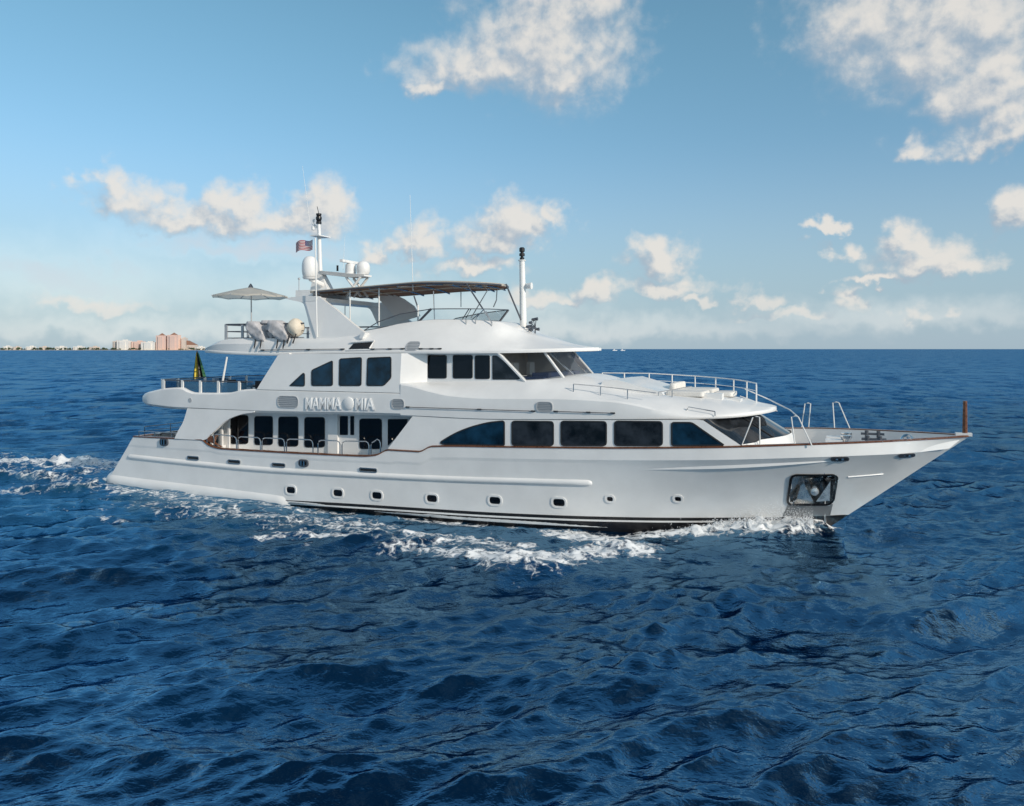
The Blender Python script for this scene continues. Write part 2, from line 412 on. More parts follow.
# boot stripe
bt = crv([(9.5, 0.06), (14, 0.2), (20, 0.31), (26, 0.45), (30, 0.55), (32.9, 0.60)])
def hullband(name, mat, za, zb_, u0, u1, off, n=60):
    mb = MB()
    for sgn in (1, -1):
        rr = []
        for u in np.linspace(u0, u1, n):
            a, b = za(u), zb_(u)
            if u > 32.31: a = max(a, zst(u) + .0); b = max(b, a + .005)
            rr.append([(u, -sgn * (Vh(u, z) + off), z) for z in np.linspace(a, b, 7)])
        mb.grid(rr)
    return mb.build(name, mat, Y_)
hullband('boot_stripe', 'black', lambda u: -0.95, bt, 8.5, 33.05, 0.012, 120)
hullband('pin_stripe', 'white', lambda u: bt(u) - 0.19, lambda u: bt(u) - 0.12, 10.6, 31, 0.020, 120)
# half-round belting
def halfround(name, u0, u1, zf, r, mat='white', n=40, sink=.15):
    mb = MB(); p = [L3(u, Vh(u, zf(u)) - r * sink, zf(u)) for u in np.linspace(u0, u1, n)]
    for sg in (1, -1):
        q = [(tr(a, c), sg * b, c) for a, b, c in p]
        ee = [(1.3, .05), (1.2, .38), (.95, .68), (.6, .88)]
        mb.tube([(q[0][0] - r * e, q[0][1], q[0][2]) for e, k in ee] + q + [(q[-1][0] + r * e, q[-1][1] + sg * r * .3 * e, q[-1][2]) for e, k in ee[::-1]], [r * k for e, k in ee] + [r] * n + [r * k for e, k in ee[::-1]], 16)
    return mb.build(name, mat, Y_)
bl_ = [on(x, y, Vh) for x, y in ((131, 457), (190, 463), (252, 468.7), (343, 474), (451, 479), (520, 481), (588, 482.6))]
halfround('belting', bl_[0][0] - .6, bl_[-1][0], crv([(q[0], q[2]) for q in bl_]), 0.13, sink=.35)
halfround('spray_chine', 0.3, 10.3, crv([(0.3, 0.22), (5, 0.12), (10.5, -0.02)]), 0.50, sink=.78)
# swim platform edge at transom foot
MB().box((-0.1, 0, 0.2), (1.3, 6.9, 0.22)).build('swim_platform', 'white', Y_)
MB().box((0.3, -3.5, 0.0), (1.6, 0.1, 0.14)).build('platform_tread', 'grille', Y_)
# portholes
def disc(poly, vf, off):
    return [L3(u, vf(u, z) + off, z) for u, z in poly]
def pane(mb, poly, vf, off, nu=10, nzz=4):
    us_ = [q[0] for q in poly]; a, b = min(us_), max(us_); k = len(poly)
    xs = sorted(set(np.round(np.concatenate([np.linspace(a + 1e-4, b - 1e-4, nu), np.clip(us_, a + 1e-4, b - 1e-4)]), 4)))
    rows = []
    for x in xs:
        zs = []
        for i in range(k):
            (x1, y1), (x2, y2) = poly[i], poly[(i + 1) % k]
            if (x1 - x) * (x2 - x) <= 0 and abs(x2 - x1) > 1e-9: zs.append(y1 + (y2 - y1) * (x - x1) / (x2 - x1))
        if len(zs) < 2: continue
        rows.append([L3(x, vf(x, z) + off, z) for z in np.linspace(min(zs), max(zs), nzz)])
    return mb.grid(rows)
def densify(poly, d=.35):
    out = []
    for i in range(len(poly)):
        a, b = np.array(poly[i]), np.array(poly[(i + 1) % len(poly)]); n = max(1, int(np.linalg.norm(b - a) / d))
        out += [tuple(a + (b - a) * t / n) for t in range(n)]
    return out
def ring(mb, outer, inner, vf, o1, mi=0, o0=-0.02):
    if len(outer) == len(inner):
        o_, i_ = [], []
        for k in range(len(outer)):
            k2 = (k + 1) % len(outer); n = max(1, int(math.dist(outer[k], outer[k2]) / .35))
            for t in range(n):
                f_ = t / n; o_.append(tuple(outer[k][q] * (1 - f_) + outer[k2][q] * f_ for q in (0, 1))); i_.append(tuple(inner[k][q] * (1 - f_) + inner[k2][q] * f_ for q in (0, 1)))
        outer, inner = o_, i_
    a, b, c, d = (disc(outer, vf, o0), disc(outer, vf, o1), disc(inner, vf, o1), disc(inner, vf, o0))
    mb.grid([a, b, c, d], True, mi)
def port_opening(px, py, w_, h_, rnd, name='porthole'):
    u0, z0 = on(px, py, Vh)[0::2]
    pts = roundpoly([(u0 - w_, z0 - h_), (u0 + w_, z0 - h_), (u0 + w_, z0 + h_), (u0 - w_, z0 + h_)], rnd, 6)
    o = MB().poly(disc(inset(pts, .02), Vh, 0.012)).build(name, 'glass_black', Y_)
    mb = MB(); ring(mb, inset(pts, -.07), pts, Vh, 0.028); mb.build('rim', 'white', o)
for x, y in ((291, 490), (338, 493), (377, 495.5), (432, 498.5), (495, 500.5), (559, 502.5)): port_opening(x, y, 0.235, 0.15, 0.14)
for x, y in ((610, 499), (678, 499)): port_opening(x, y, 0.12, 0.095, 0.12)
for x, y, l in ((193.5, 458, .32), (234.5, 461.7, .33), (279, 465, .33), (368.5, 470, .40)):
    u0, z0 = on(x, y, Vh)[0::2]; z0 += .0
    pts = roundpoly([(u0 - l, z0 - .065), (u0 + l, z0 - .065), (u0 + l, z0 + .065), (u0 - l, z0 + .065)], .05)
    o = MB().poly(disc(inset(pts, .015), Vh, 0.02)).build('freeing_port', 'rubber', Y_)
    mb = MB(); ring(mb, inset(pts, -.03), pts, Vh, 0.045); mb.build('rim', 'steel', o)
def fairlead(px, py, l, hh, vf=Vh):
    u0, z0 = on(px, py, vf)[0::2]
    pts = roundpoly([(u0 - l, z0 - hh), (u0 + l, z0 - hh), (u0 + l, z0 + hh), (u0 - l, z0 + hh)], hh)
    o = MB().poly(disc(pts, vf, 0.03)).build('fairlead', 'rubber', Y_)
    mb = MB(); ring(mb, inset(pts, -.05), inset(pts, .02), vf, 0.07); mb.build('rim', 'dark_steel', o)
    for t in (-.4, .35): MB().box(L3(u0 + t * l, vf(u0, z0) + .06, z0), (.07, .1, hh * 1.8)).build('roller', 'steel', o)
fairlead(164.5, 442, .20, .13); fairlead(304, 463, .2, .11); fairlead(840, 459, .24, .035); fairlead(907, 455.5, .22, .03)
u0, _, z0 = on(848, 477, Vh); u1, _, z1 = on(883, 474, Vh)
MB().tube([L3(u, Vh(u, z) + .01, z) for u, z in zip(np.linspace(u0, u1, 8), np.linspace(z0, z1, 8))], .025).build('spray_rail', 'white', Y_)
# anchor pocket
pr = roundpoly(pku, .22, 5)
mb = MB(); ring(mb, inset(pr, -.02), inset(pr, .06), Vh, .05); pocket = mb.build('anchor_pocket', 'black', Y_)
ins = inset(pr, .045); cu = sum(q[0] for q in pku) / len(pku); cz = sum(q[1] for q in pku) / len(pku)
back = [(cu + (a - cu) * .75, -(Vh(a, b) - .55), cz + (b - cz) * .75) for a, b in ins]
mb = MB(); mb.grid([disc(ins, Vh, .0), back], True); mb.poly(back); mb.build('pocket_liner', 'steel', pocket, sharp=10)
vb = Vh(cu, cz)
mb = MB()
mb.tube([L3(cu, vb - .5, cz - .1), L3(cu, vb - .05, cz + .1)], .09, 10)
mb.prism([L3(cu - .05, vb + .02, cz - .35), L3(cu - .6, vb - .1, cz - .30), L3(cu - .42, vb - .02, cz + .38)], [L3(cu - .05, vb - .10, cz - .35), L3(cu - .6, vb - .2, cz - .30), L3(cu - .42, vb - .12, cz + .38)])
mb.prism([L3(cu + .05, vb + .02, cz - .35), L3(cu + .5, vb + .05, cz - .28), L3(cu + .52, vb + .05, cz + .40)], [L3(cu + .05, vb - .10, cz - .35), L3(cu + .5, vb - .1, cz - .28), L3(cu + .52, vb - .08, cz + .40)])
mb.lathe(L3(cu, vb + .0, cz + .0), [(.02, -.1), (.13, -.08), (.15, 0), (.13, .08), (.02, .1)], 14, 0, 'y')
mb.build('anchor', 'bright_steel', pocket, sharp=20)
sp = [on(x, y, Vh, 1.5) for x, y in ((788, 504), (833, 504), (830, 516), (783, 516))]
su = [(q[0], q[2]) for q in sp]
def quad_on(mb, c, vf, off, nu=8, nz=5):
    rr = []
    for j in np.linspace(0, 1, nz):
        rr.append([])
        for i in np.linspace(0, 1, nu):
            a = np.array(c[3]) * (1 - i) + np.array(c[2]) * i; b = np.array(c[0]) * (1 - i) + np.array(c[1]) * i
            q = a * (1 - j) + b * j; rr[-1].append(L3(q[0], vf(q[0], q[1]) + off, q[1]))
    mb.grid(rr)
mb = MB(); quad_on(mb, su, Vh, .012); mb.build('scuff_plate', 'scuff', Y_)

# ---- main deck: wide body forward
zb = crv([(1.4, 4.10), (2.0, 3.98), (3, 3.9), (4.3, 3.85), (8.6, 3.83), (16.3, 3.93), (19.5, 3.90), (24, 4.02), (28, 4.16), (29.5, 4.24), (30.6, 4.34)])
Vm = lambda u, z: Bs(u) - 0.045 - 0.02 * (z - S(u))
pA, pB = at(411, 419.5, 3.6), at(389, 448.5, 3.65)
pC, pD = at(704, 420.5, 3.35), at(741, 446.5, 3.25)
top_w = crv([(pB[0] - .02, pB[1]), (pA[0], pA[1]), (pA[0] + .12, zb(pA[0]) + .03)] + [(u, zb(u) + .03) for u in np.linspace(17.6, pC[0] - .05, 12)] + [(pC[0], zb(pC[0])), (pD[0], S(pD[0]) + .04)], False)
mb = MB(); uu = np.concatenate([np.linspace(pB[0], pA[0], 8), np.linspace(pA[0] + .12, pC[0], 50), np.linspace(pC[0] + .03, pD[0], 8)])
for sgn in (1, -1):
    g = []
    for u in uu:
        a, b = S(u) + .01, max(top_w(u), S(u) + .02)
        g.append([(u, -sgn * Vm(u, z), z) for z in np.linspace(a, b, 5)])
    mb.grid(g)
main_house = mb.build('main_deckhouse', 'white', Y_)
# recessed salon wall behind the side deck
VS = lambda u, z: 2.72
mb = MB()
for sg in (1, -1): mb.grid([[(u, -sg * 2.72, z) for z in (1.45, 2.6, 3.95)] for u in np.linspace(5.9, 17.2, 6)])
mb.grid([[(5.9, v, z) for v in (-2.72, 0, 2.72)] for z in (1.45, 3.95)])
mb.grid([[(17.2, v, z) for v in (-3.66, -2.72)] for z in (1.45, 3.95)])
mb.grid([[(6.6, v, z) for v in (-3.55, -2.95)] for z in (1.45, 2.25)])
salon = mb.build('salon_wall', 'white', Y_)
def window(pix, vf, r, mat='glass', parent=None, v0=3.5, fr=0.05, name='window', frmat='rubber', off=.008, poly=None, lab=None):
    pts = poly or [on(x, y, vf, v0)[0::2] for x, y in pix]
    pts = roundpoly(pts, r, 5)
    inner = inset(pts, fr)
    o = pane(MB(), inner, vf, off).build(name, mat, parent or Y_)
    mb = MB(); ring(mb, pts, inner, vf, off + .014); mb.build('frame', frmat, o, sharp=60, merge=0)
    if lab: o['label'] = lab
    return o
for a, b, c, d in ((230.5, 248.5, 415, 444), (254.5, 273, 416, 445), (278.5, 298.5, 416.5, 446.5), (304.5, 325, 417, 447.5), (359.5, 382, 418.5, 449)):
    window([(a, c), (b, c), (b, d), (a, d)], VS, .16, 'glass_black', Y_, 2.7, .03)
for a, b in ((340, 348), (350.5, 354.2)): window([(a, 416), (b, 416), (b, 435), (a, 435)], VS, .04, 'glass_black', Y_, 2.7, .02)
window([(388, 419), (408, 419), (406, 428), (388, 446)], VS, .06, 'glass_black', Y_, 2.7, .02)
mb = MB()
for px in (200 + 12, 222, 234.5 - 5.5): 
    u0, z0 = at(px, 420, 3.0); mb.box(L3(u0, 3.0, 2.7), (.09, .09, 2.5))
mb.build('side_deck_pillar', 'white', Y_)
u0, z0 = at(334, 430, 2.72); MB().box(L3(u0, 2.76, 2.75), (.5, .12, 2.4)).build('locker', 'white', Y_)
# big forward windows in the wide body
aw = [(440, 443.5), (441, 441), (455, 432.5), (470, 426.5), (488, 421.8), (503, 420.3), (505, 422), (505, 445.3), (503, 446), (444, 445)]
window(aw, Vm, [.1, .1, .3, .3, .3, .12, .08, .12, .08, .1], 'glass_blue', Y_, 3.6, .05, lab='long curved window')
for a, b in ((511.5, 554), (560.5, 607), (614, 663)):
    window([(a, 420.5), (b, 421), (b, 446.2), (a, 446)], Vm, .16, 'glass', Y_, 3.6, .05)
window([(671, 421.8), (692, 421.8), (724.5, 444.5), (723, 446), (671, 446.2)], Vm, [.12, .12, .08, .1, .12], 'glass_blue', Y_, 3.5, .05)
# raked main deck windscreen, curved in plan
bot = crv([(0, 31.05), (0.9, 30.95), (1.8, 30.55), (2.6, 30.0), (3.2, pD[0] - .03)])
topc = crv([(0, 29.75), (0.9, 29.68), (1.8, 29.4), (2.6, 28.8), (3.3, pC[0] - .02)])
mb = MB(); vs_ = np.linspace(-1, 1, 31); g0 = []; g1 = []
for t in vs_:
    sg = 1 if t >= 0 else -1; vb_, vt_ = abs(t) * 3.2, abs(t) * 3.3
    g0.append((bot(vb_), -sg * vb_, S(bot(vb_)) + (.1 if abs(t) < .8 else .03))); g1.append((topc(vt_), -sg * vt_, zb(topc(vt_)) + .02))
mb.grid([g0, g1]); ws = mb.build('forward_windscreen', 'glass', Y_)
for t in (7, 23):
    MB().tube([Vector(g0[t]) + Vector((.02, 0, 0)), Vector(g1[t]) + Vector((.02, 0, 0))], .035, 6).build('mullion', 'black', ws)
mb = MB(); mb.grid([[(q[0] + .06, q[1] * 1.02, q[2] + .02) for q in g0], [(q[0] + .12, q[1] * 1.02, q[2] - .12) for q in g0], [(q[0] + .25, q[1], q[2] - .5) for q in g0]])
mb.build('windscreen_coaming', 'white', Y_)

# ---- upper deck band: aft overhang, side band, brow
Vb = crv([(1.4, 2.8), (1.5, 3.05), (1.75, 3.3), (2.3, 3.48), (3.4, 3.58), (4.4, 3.63), (20, 3.67), (24, 3.64), (26.5, 3.5), (27.8, 3.28), (28.8, 2.92), (29.5, 2.42), (30.05, 1.72), (30.4, .9), (30.55, .25)])
zt = crv([(1.4, 4.20), (1.55, 4.36), (2.0, 4.56), (2.7, 4.70), (3.4, 4.82), (4.5, 4.88), (4.9, 4.74), (5.3, 4.66), (7.3, 4.70), (8.2, 4.86), (9, 4.9), (16.2, 4.9)])
mb = MB(); gs = []; gi = []
u_aft = np.concatenate([[1.4, 1.44, 1.5, 1.6, 1.75, 2.0, 2.3], np.linspace(2.6, 4.4, 8), np.linspace(4.6, 9, 24), np.linspace(9.5, 16.3, 16)])
for u in u_aft:
    b, a, t = Vb(u), zb(u), zt(u); r = min(.12, (t - a) * .3)
    gs.append([L3(u, 0, a + .02), L3(u, b - .35, a), L3(u, b - r, a + .01), L3(u, b, a + r), L3(u, b + .01, (a + t) / 2), L3(u, b, t - r * .6), L3(u, b - r * .6, t), L3(u, b - .2, t), L3(u, b - .24, 4.12 if t > 4.3 else t - .05), L3(u, 0, 4.12 if t > 4.3 else t)])
mb.grid(gs); mb.grid([[(x, -y, z) for x, y, z in r] for r in gs])
mb.poly(gs[0] + [(x, -y, z) for x, y, z in gs[0]][::-1])
band_aft = mb.build('upper_deck_band', 'white', Y_, sharp=40)
# band forward + slope to the wheelhouse + brow
crease = crv([(16.3, 5.27), (16.8, 5.20), (17.6, 5.02), (18.6, 4.86), (20, 4.80), (21.5, 4.82), (23, 4.85), (25, 4.80), (26, 4.68), (27, 4.46), (28, 4.33), (29, 4.36), (29.8, 4.40), (30.55, 4.44)])
vbs = crv([(16.3, 2.98), (21.5, 2.95), (22.6, 2.6), (23.6, 2.4), (25.2, 2.3), (27, 2.15), (28.5, 1.7), (30, .7), (30.55, .1)])
zbs = crv([(16.3, 5.30), (21.5, 5.45), (22.7, 5.5), (23.5, 5.42), (24.6, 5.18), (25.6, 5.0), (26.6, 4.93), (28.5, 4.80), (29.7, 4.62), (30.55, 4.47)])
zcn = crv([(16.3, 5.30), (21.5, 5.5), (23.2, 5.66), (23.7, 5.6), (24.6, 5.36), (25.8, 5.08), (26.6, 4.96), (28.5, 4.84), (29.7, 4.66), (30.55, 4.49)])
mb = MB(); gs = []
for u in np.concatenate([np.linspace(16.3, 27, 44), np.linspace(27.2, 30, 20), np.linspace(30.1, 30.55, 7)]):
    b, a, c = Vb(u), zb(u), crease(u); r = min(.06, (c - a) * .2)
    vb_, z_b = min(vbs(u), b * .8), zbs(u); k1 = vb_ + (b - vb_) * .5
    gs.append([L3(u, 0, a + .02), L3(u, b * .8, a + .01), L3(u, b - r, a), L3(u, b, a + r), L3(u, b + .01, (a + c) / 2), L3(u, b - .01, c - r), L3(u, b - .06, c + .01), L3(u, k1, c + (z_b - c) * .5 + .04), L3(u, vb_, z_b), L3(u, vb_ * .5, z_b + (zcn(u) - z_b) * .8), L3(u, 0, zcn(u))])
mb.grid(gs); mb.grid([[(x, -y, z) for x, y, z in r] for r in gs]); mb.poly(gs[-1] + [(x, -y, z) for x, y, z in gs[-1]][::-1])
mb.poly(gs[0] + [(x, -y, z) for x, y, z in gs[0]][::-1])
mb.build('brow_and_side_deck', 'white', Y_, sharp=28)
# arch plate between the band and the hull
arch_l = [(187.5, 407), (186, 413), (183, 422), (178, 431), (174.5, 438.2)]
arch_r = [(254, 413), (243, 414), (232, 417.5), (224, 422), (216, 429.5), (209, 436), (205, 440), (203, 440)]
Va = lambda u, z: 3.70 - .03 * (z - 2.5)
A = [on(x, y, Va) for x, y in arch_l]; B = [on(x, y, Va) for x, y in arch_r]
B[0] = (B[0][0], B[0][1], zb(B[0][0]) + .03)
al = crv(sorted([(q[2], q[0]) for q in A])); ar = crv(sorted([(q[2] + i * 1e-4, q[0]) for i, q in enumerate(B[::-1])]))
mb = MB()
zz = np.concatenate([np.linspace(2.5, 3.6, 16), np.linspace(3.65, 3.93, 10)])
for sg in (1, -1):
    for o in (0, .14): mb.grid([[(al(z) * (1 - t) + ar(z) * t, -sg * (Va(0, z) - o), z) for t in np.linspace(0, 1, 6)] for z in zz])
    for fn in (al, ar): mb.grid([[(fn(z), -sg * (Va(0, z) - o), z) for o in (0, .14)] for z in zz])
    mb.build('side_arch', 'white', Y_, sharp=40); mb = MB()
mb = MB(); u0, z0 = at(207, 441, 3.7)
mb.prism([L3(u0 - .25, 3.66, z0 + .08), L3(u0 + .5, 3.66, z0 + .32), L3(u0 + .3, 3.66, z0 - .05), L3(u0 + .75, 3.66, z0 - .25)][:4:1], [L3(u0 - .25, 3.5, z0 + .08), L3(u0 + .5, 3.5, z0 + .32), L3(u0 + .3, 3.5, z0 - .05), L3(u0 + .75, 3.5, z0 - .25)])
mb.build('teak_corner', 'teak', Y_)

# ---- upper house
Vu = lambda u, z: 3.655 - 0.10 * (z - 4.9)
f0, f1 = at(258, 386, 3.6), at(278, 356.5, 3.5)
zroof = crv([(4.85, 6.52), (8, 6.40), (10, 6.37), (13, 6.44), (16, 6.47), (20, 6.50), (22, 6.54), (24.7, 6.64)])
htop = crv([(f0[0], 4.93), (f1[0], 6.40), (f1[0] + .2, 6.44), (16.6, 6.5)], False)
mb = MB()
for sg in (1, -1):
    g = [[(u, -sg * Vu(u, z), z) for z in np.linspace(4.885, max(htop(u), 4.9), 9)] for u in np.concatenate([np.linspace(f0[0], f1[0], 8), np.linspace(f1[0] + .2, 16.25, 14)])]
    mb.grid(g)
    e = g[-1]
    mb.grid([e, [(17.15, -sg * 2.95, q[2]) for q in e]])
    mb.grid([[(q[0], q[1], q[2]) for q in g[k]] for k in (0,)] * 1 + [[(q[0], q[1] * .95, q[2]) for q in g[0]]])
mb.grid([[(10.6, v, z) for v in (-3.5, 0, 3.5)] for z in (4.1, 6.5)])
upper_house = mb.build('upper_deckhouse', 'white', Y_, sharp=25)
Vw = lambda u, z: 2.95 - 0.12 * (z - 5.3)
# wheelhouse posts and wall
Pb = [(21.45, 2.92, 5.44), (22.72, 2.02, 5.56)]
q = at(497.5, 354, 2.8); Pt = [(q[0], 2.79, 6.56), (at(543.5, 353, 1.85)[0], 1.85, 6.60)]
mb = MB()
for sg in (1, -1):
    pe = lambda z: Pb[0][0] + (Pt[0][0] - Pb[0][0]) * (z - Pb[0][2]) / (Pt[0][2] - Pb[0][2])
    g = []
    for z in np.linspace(5.2, 6.56, 6): g.append([(16.4 + (pe(max(z, 5.44)) - 16.4) * t, -sg * Vw(0, z), z) for t in np.linspace(0, 1, 10)])
    mb.grid(g)
mb.grid([[(19.0, v, z) for v in (-2.8, 0, 2.8)] for z in (5.2, 6.55)])
wheel = mb.build('wheelhouse_wall', 'white', Y_)
for pts in ([(289, 386), (303.5, 372.5), (305, 374), (305, 386.5)], [(311.5, 386), (311.5, 370), (333, 360), (333, 386)], [(339, 386), (339.5, 358.5), (362, 357), (361.5, 386)], [(366.5, 386), (367.5, 357.5), (391.5, 356.5), (391.5, 378), (384, 386)]):
    window(pts, Vu, .11, 'glass_blue', Y_, 3.55, .04)
for pts in ([(428, 378.5), (428, 355), (446.8, 355), (446.8, 378.5)], [(453, 378.5), (453, 355), (472.8, 355), (472.8, 378.5)], [(475, 379), (475, 355.3), (490, 355.3), (490, 379)]):
    window(pts, Vw, .09, 'glass_black', Y_, 2.9, .03)
window([(492.5, 379.5), (492.5, 355.5), (497, 355.5), (521.5, 376.5), (519, 379.5)], Vw, .05, 'glass', Y_, 2.9, .03)
pane_pts = [(Pb[0], Pb[1], Pt[1], Pt[0])]
m_ = lambda q: (q[0], -q[1], q[2])
for a, b, c, d in ((Pb[0], Pb[1], Pt[1], Pt[0]), (Pb[1], m_(Pb[1]), m_(Pt[1]), Pt[1]), (m_(Pb[1]), m_(Pb[0]), m_(Pt[0]), m_(Pt[1]))):
    MB().poly([L3(*k) for k in (a, b, c, d)]).build('windscreen_pane', 'wind', Y_)
def post(a, b, w_=.13):
    A_, B_ = Vector(L3(*a)), Vector(L3(*b)); t = (B_ - A_).normalized(); s_ = t.cross(Vector((0, 0, 1))).normalized(); n_ = s_.cross(t)
    r0 = [A_ - t * .1 + s_ * x * w_ + n_ * y * .06 for x, y in ((-.5, -.5), (.5, -.5), (.5, .5), (-.5, .5))]
    r1 = [p_ + (B_ - A_) + t * .15 for p_ in r0]
    return MB().prism(r0, r1).build('windscreen_post', 'white', Y_)
post(Pb[0], Pt[0], .2)
for a, b in ((Pb[1], Pt[1]), (m_(Pb[1]), m_(Pt[1])), (m_(Pb[0]), m_(Pt[0]))): post(a, b)
# wiper, dashboard and chairs seen through the windscreen
MB().box((21.2, 0, 5.5), (1.6, 4.6, .12)).box((21.75, 0, 5.62), (.7, 4.0, .2)).build('wheelhouse_dashboard', 'console', Y_)
MB().box((19.3, 0, 5.9), (.08, 5.4, 1.2)).build('wheelhouse_back_panel', 'interior', Y_)
for v in (-1.2, .6): MB().box((20.3, v, 5.75), (.16, .55, .7)).box((20.5, v, 5.5), (.5, .55, .14)).build('helm_seat', 'cushion', Y_)
for v in (1.35, -.4):
    p0 = (22.9 + .1, v, 5.6); MB().tube([L3(*p0), L3(22.55, v + .1, 6.0)], .018, 6).build('wiper', 'steel', Y_)

# ---- roof and flybridge
Vr = crv([(4.85, 2.2), (4.95, 2.55), (5.2, 2.85), (5.7, 3.08), (6.6, 3.25), (8, 3.36), (15, 3.4), (17.5, 3.34), (19.0, 3.18), (20.5, 2.86), (21.7, 2.36), (22.7, 1.65), (23.3, .95), (23.62, .2)])
top_pts = [(205, 351, 2.55), (208, 347.5, 2.8), (214, 343, 2.95), (224, 339.5, 3.1), (240, 338.2, 3.15), (280, 338, 3.15), (330, 338.5, 3.1), (352, 335, 2.95), (366, 331, 2.8), (382, 327.5, 2.6), (402, 323, 2.4), (436, 319.3, 2.2), (470, 319.6, 2.0), (498, 321.5, 1.75), (510, 326, 1.4), (524, 332.5, 1.05), (546, 338, .7), (566, 343, .4), (584, 346.5, .2), (597, 348.8, .1)]
tp = [(at(x, y, v)[0], v, at(x, y, v)[1]) for x, y, v in top_pts]
Dv = crv([(a, b) for a, b, c in tp]); Dz = crv([(a, c) for a, b, c in tp])
Cz = crv([(4.85, 6.60), (6.5, 6.9), (12, 6.9), (14, 6.98), (17, 7.02), (19.5, 6.98), (21.5, 6.86), (23.62, 6.72)])
Cv = crv([(4.85, -.02), (9, .06), (13, .14), (17, .38), (19.5, .55), (21.5, .6), (23.62, .05)])
mb = MB(); gs = []
for u in np.concatenate([[4.85, 4.9, 4.98, 5.1, 5.25, 5.4, 5.6], np.linspace(5.9, 13, 24), np.linspace(13.3, 21.6, 40), np.linspace(21.8, 23.62, 16)]):
    b, a = Vr(u), zroof(u); dz = max(Dz(u), a + .12); cz_ = min(Cz(u), dz - .02); cv = max(b - Cv(u), .05); dv = min(Dv(u), cv)
    gs.append([L3(u, 0, a + .03), L3(u, max(b - .5, .02), a + .02), L3(u, max(b - .02, .03), a), L3(u, b, a + .05), L3(u, b - .005, a + .11), L3(u, b - .03, a + .14), L3(u, cv, cz_), L3(u, cv + (dv - cv) * .5, cz_ + (dz - cz_) * .56), L3(u, dv + .02, dz - .02), L3(u, dv - .08 if dv > .2 else dv * .6, dz), L3(u, 0, dz + .01)])
mb.grid(gs); mb.grid([[(x, -y, z) for x, y, z in r] for r in gs])
for e in (gs[0], gs[-1]): mb.poly(e + [(x, -y, z) for x, y, z in e][::-1])
fly = mb.build('flybridge', 'white', Y_, sharp=26)
def Vf(u, z):
    b = Vr(u); a = zroof(u) + .14; cz_ = Cz(u); cv = b - Cv(u)
    return b - .03 + (cv - b + .03) * min(max((z - a) / (cz_ - a), 0), 1)
# grilles, handrails on the sides
def grille(px, py, rx, ry, vf, v0):
    u0, v_, z0 = on(px, py, vf, v0); k = abs(at(px + 1, py, v_)[0] - at(px, py, v_)[0]); kz = abs(at(px, py + 1, v_)[1] - at(px, py, v_)[1])
    l, hh = rx * k, ry * kz
    pts = roundpoly([(u0 - l, z0 - hh), (u0 + l, z0 - hh), (u0 + l, z0 + hh), (u0 - l, z0 + hh)], hh * .95, 6)
    o = pane(MB(), pts, vf, .012).build('vent_grille', 'grille', Y_)
    mb = MB(); ring(mb, pts, inset(pts, .03), vf, .03)
    n = 6
    for i in range(n):
        z = z0 - hh + (i + .7) / (n + .4) * 2 * hh; tt = 1 - abs((z - z0) / hh); ll = l - hh * (1 - math.sqrt(max(0, 1 - ((z - z0) / hh) ** 2)))
        a, b = (u0 - ll + .04), (u0 + ll - .04)
        mb.add([L3(a, vf(a, z) + .014, z - .02), L3(b, vf(b, z) + .014, z - .02), L3(b, vf(b, z) + .035, z + .02), L3(a, vf(a, z) + .035, z + .02)], [(0, 1, 2, 3)])
    mb.build('louvre', 'grille', o, recalc=False)
grille(288, 401.8, 10.5, 6, lambda u, z: Vb(u) + .005, 3.6); grille(398, 404, 6.5, 5.2, lambda u, z: Vb(u) + .005, 3.6)
grille(544.5, 407, 8.3, 5.3, lambda u, z: Vb(u) + .008, 3.6); grille(413, 346, 6.6, 4.8, Vf, 3.3)
def handrail(x0, y0, x1, y1, vf, v0, n=8):
    p_ = [on(x0 + (x1 - x0) * t, y0 + (y1 - y0) * t, vf, v0) for t in np.linspace(0, 1, n)]
    o = MB().tube([L3(a, b + .06, c) for a, b, c in p_], .016, 6).build('handrail', 'dark_steel', Y_)
    for q in (p_[0], p_[n // 2], p_[-1]): MB().box(L3(q[0], q[1] + .035, q[2]), (.16, .07, .05)).build('bracket', 'rubber', o)
handrail(408, 407, 533.5, 411, lambda u, z: Vb(u), 3.6); handrail(556, 411.3, 613, 413, lambda u, z: Vb(u), 3.6)
handrail(263, 350, 343, 349, Vf, 3.3); handrail(373, 349, 403, 348.6, Vf, 3.3); handrail(421, 348.6, 440, 348.6, Vf, 3.3)
# searchlight niche above the side windows
n4 = [on(x, y, Vf, 3.3) for x, y in ((349, 349), (354, 343.5), (374, 342), (370, 348.5))]
mb = MB(); mb.prism([L3(a, b + .025, c) for a, b, c in n4], [L3(a, b - .1, c) for a, b, c in n4]); nic = mb.build('air_intake', 'black', Y_)
mb = MB(); mb.tube([L3(n4[1][0] - .1, n4[1][1] + .05, n4[1][2] + .05), L3(n4[2][0] + .05, n4[2][1] + .05, n4[2][2] + .05), L3(n4[3][0] + .02, n4[3][1] + .05, n4[3][2])], .04, 6); mb.tube([L3(n4[0][0] - .1, n4[0][1] + .03, n4[0][2] - .06), L3(n4[3][0] + .1, n4[3][1] + .03, n4[3][2] - .06)], .04, 6)
mb.build('intake_lip', 'white', nic)
a, b, c = on(362, 336, Vf, 3.2); MB().prism([L3(a - .12, b + .02, c - .1), L3(a + .02, b + .02, c - .12), L3(a + .16, b + .02, c + .14), L3(a - .05, b + .02, c + .16)], [L3(a - .12, b - .3, c - .1), L3(a + .02, b - .3, c - .12), L3(a + .16, b - .3, c + .14), L3(a - .05, b - .3, c + .16)]).build('side_light_box', 'white', Y_)
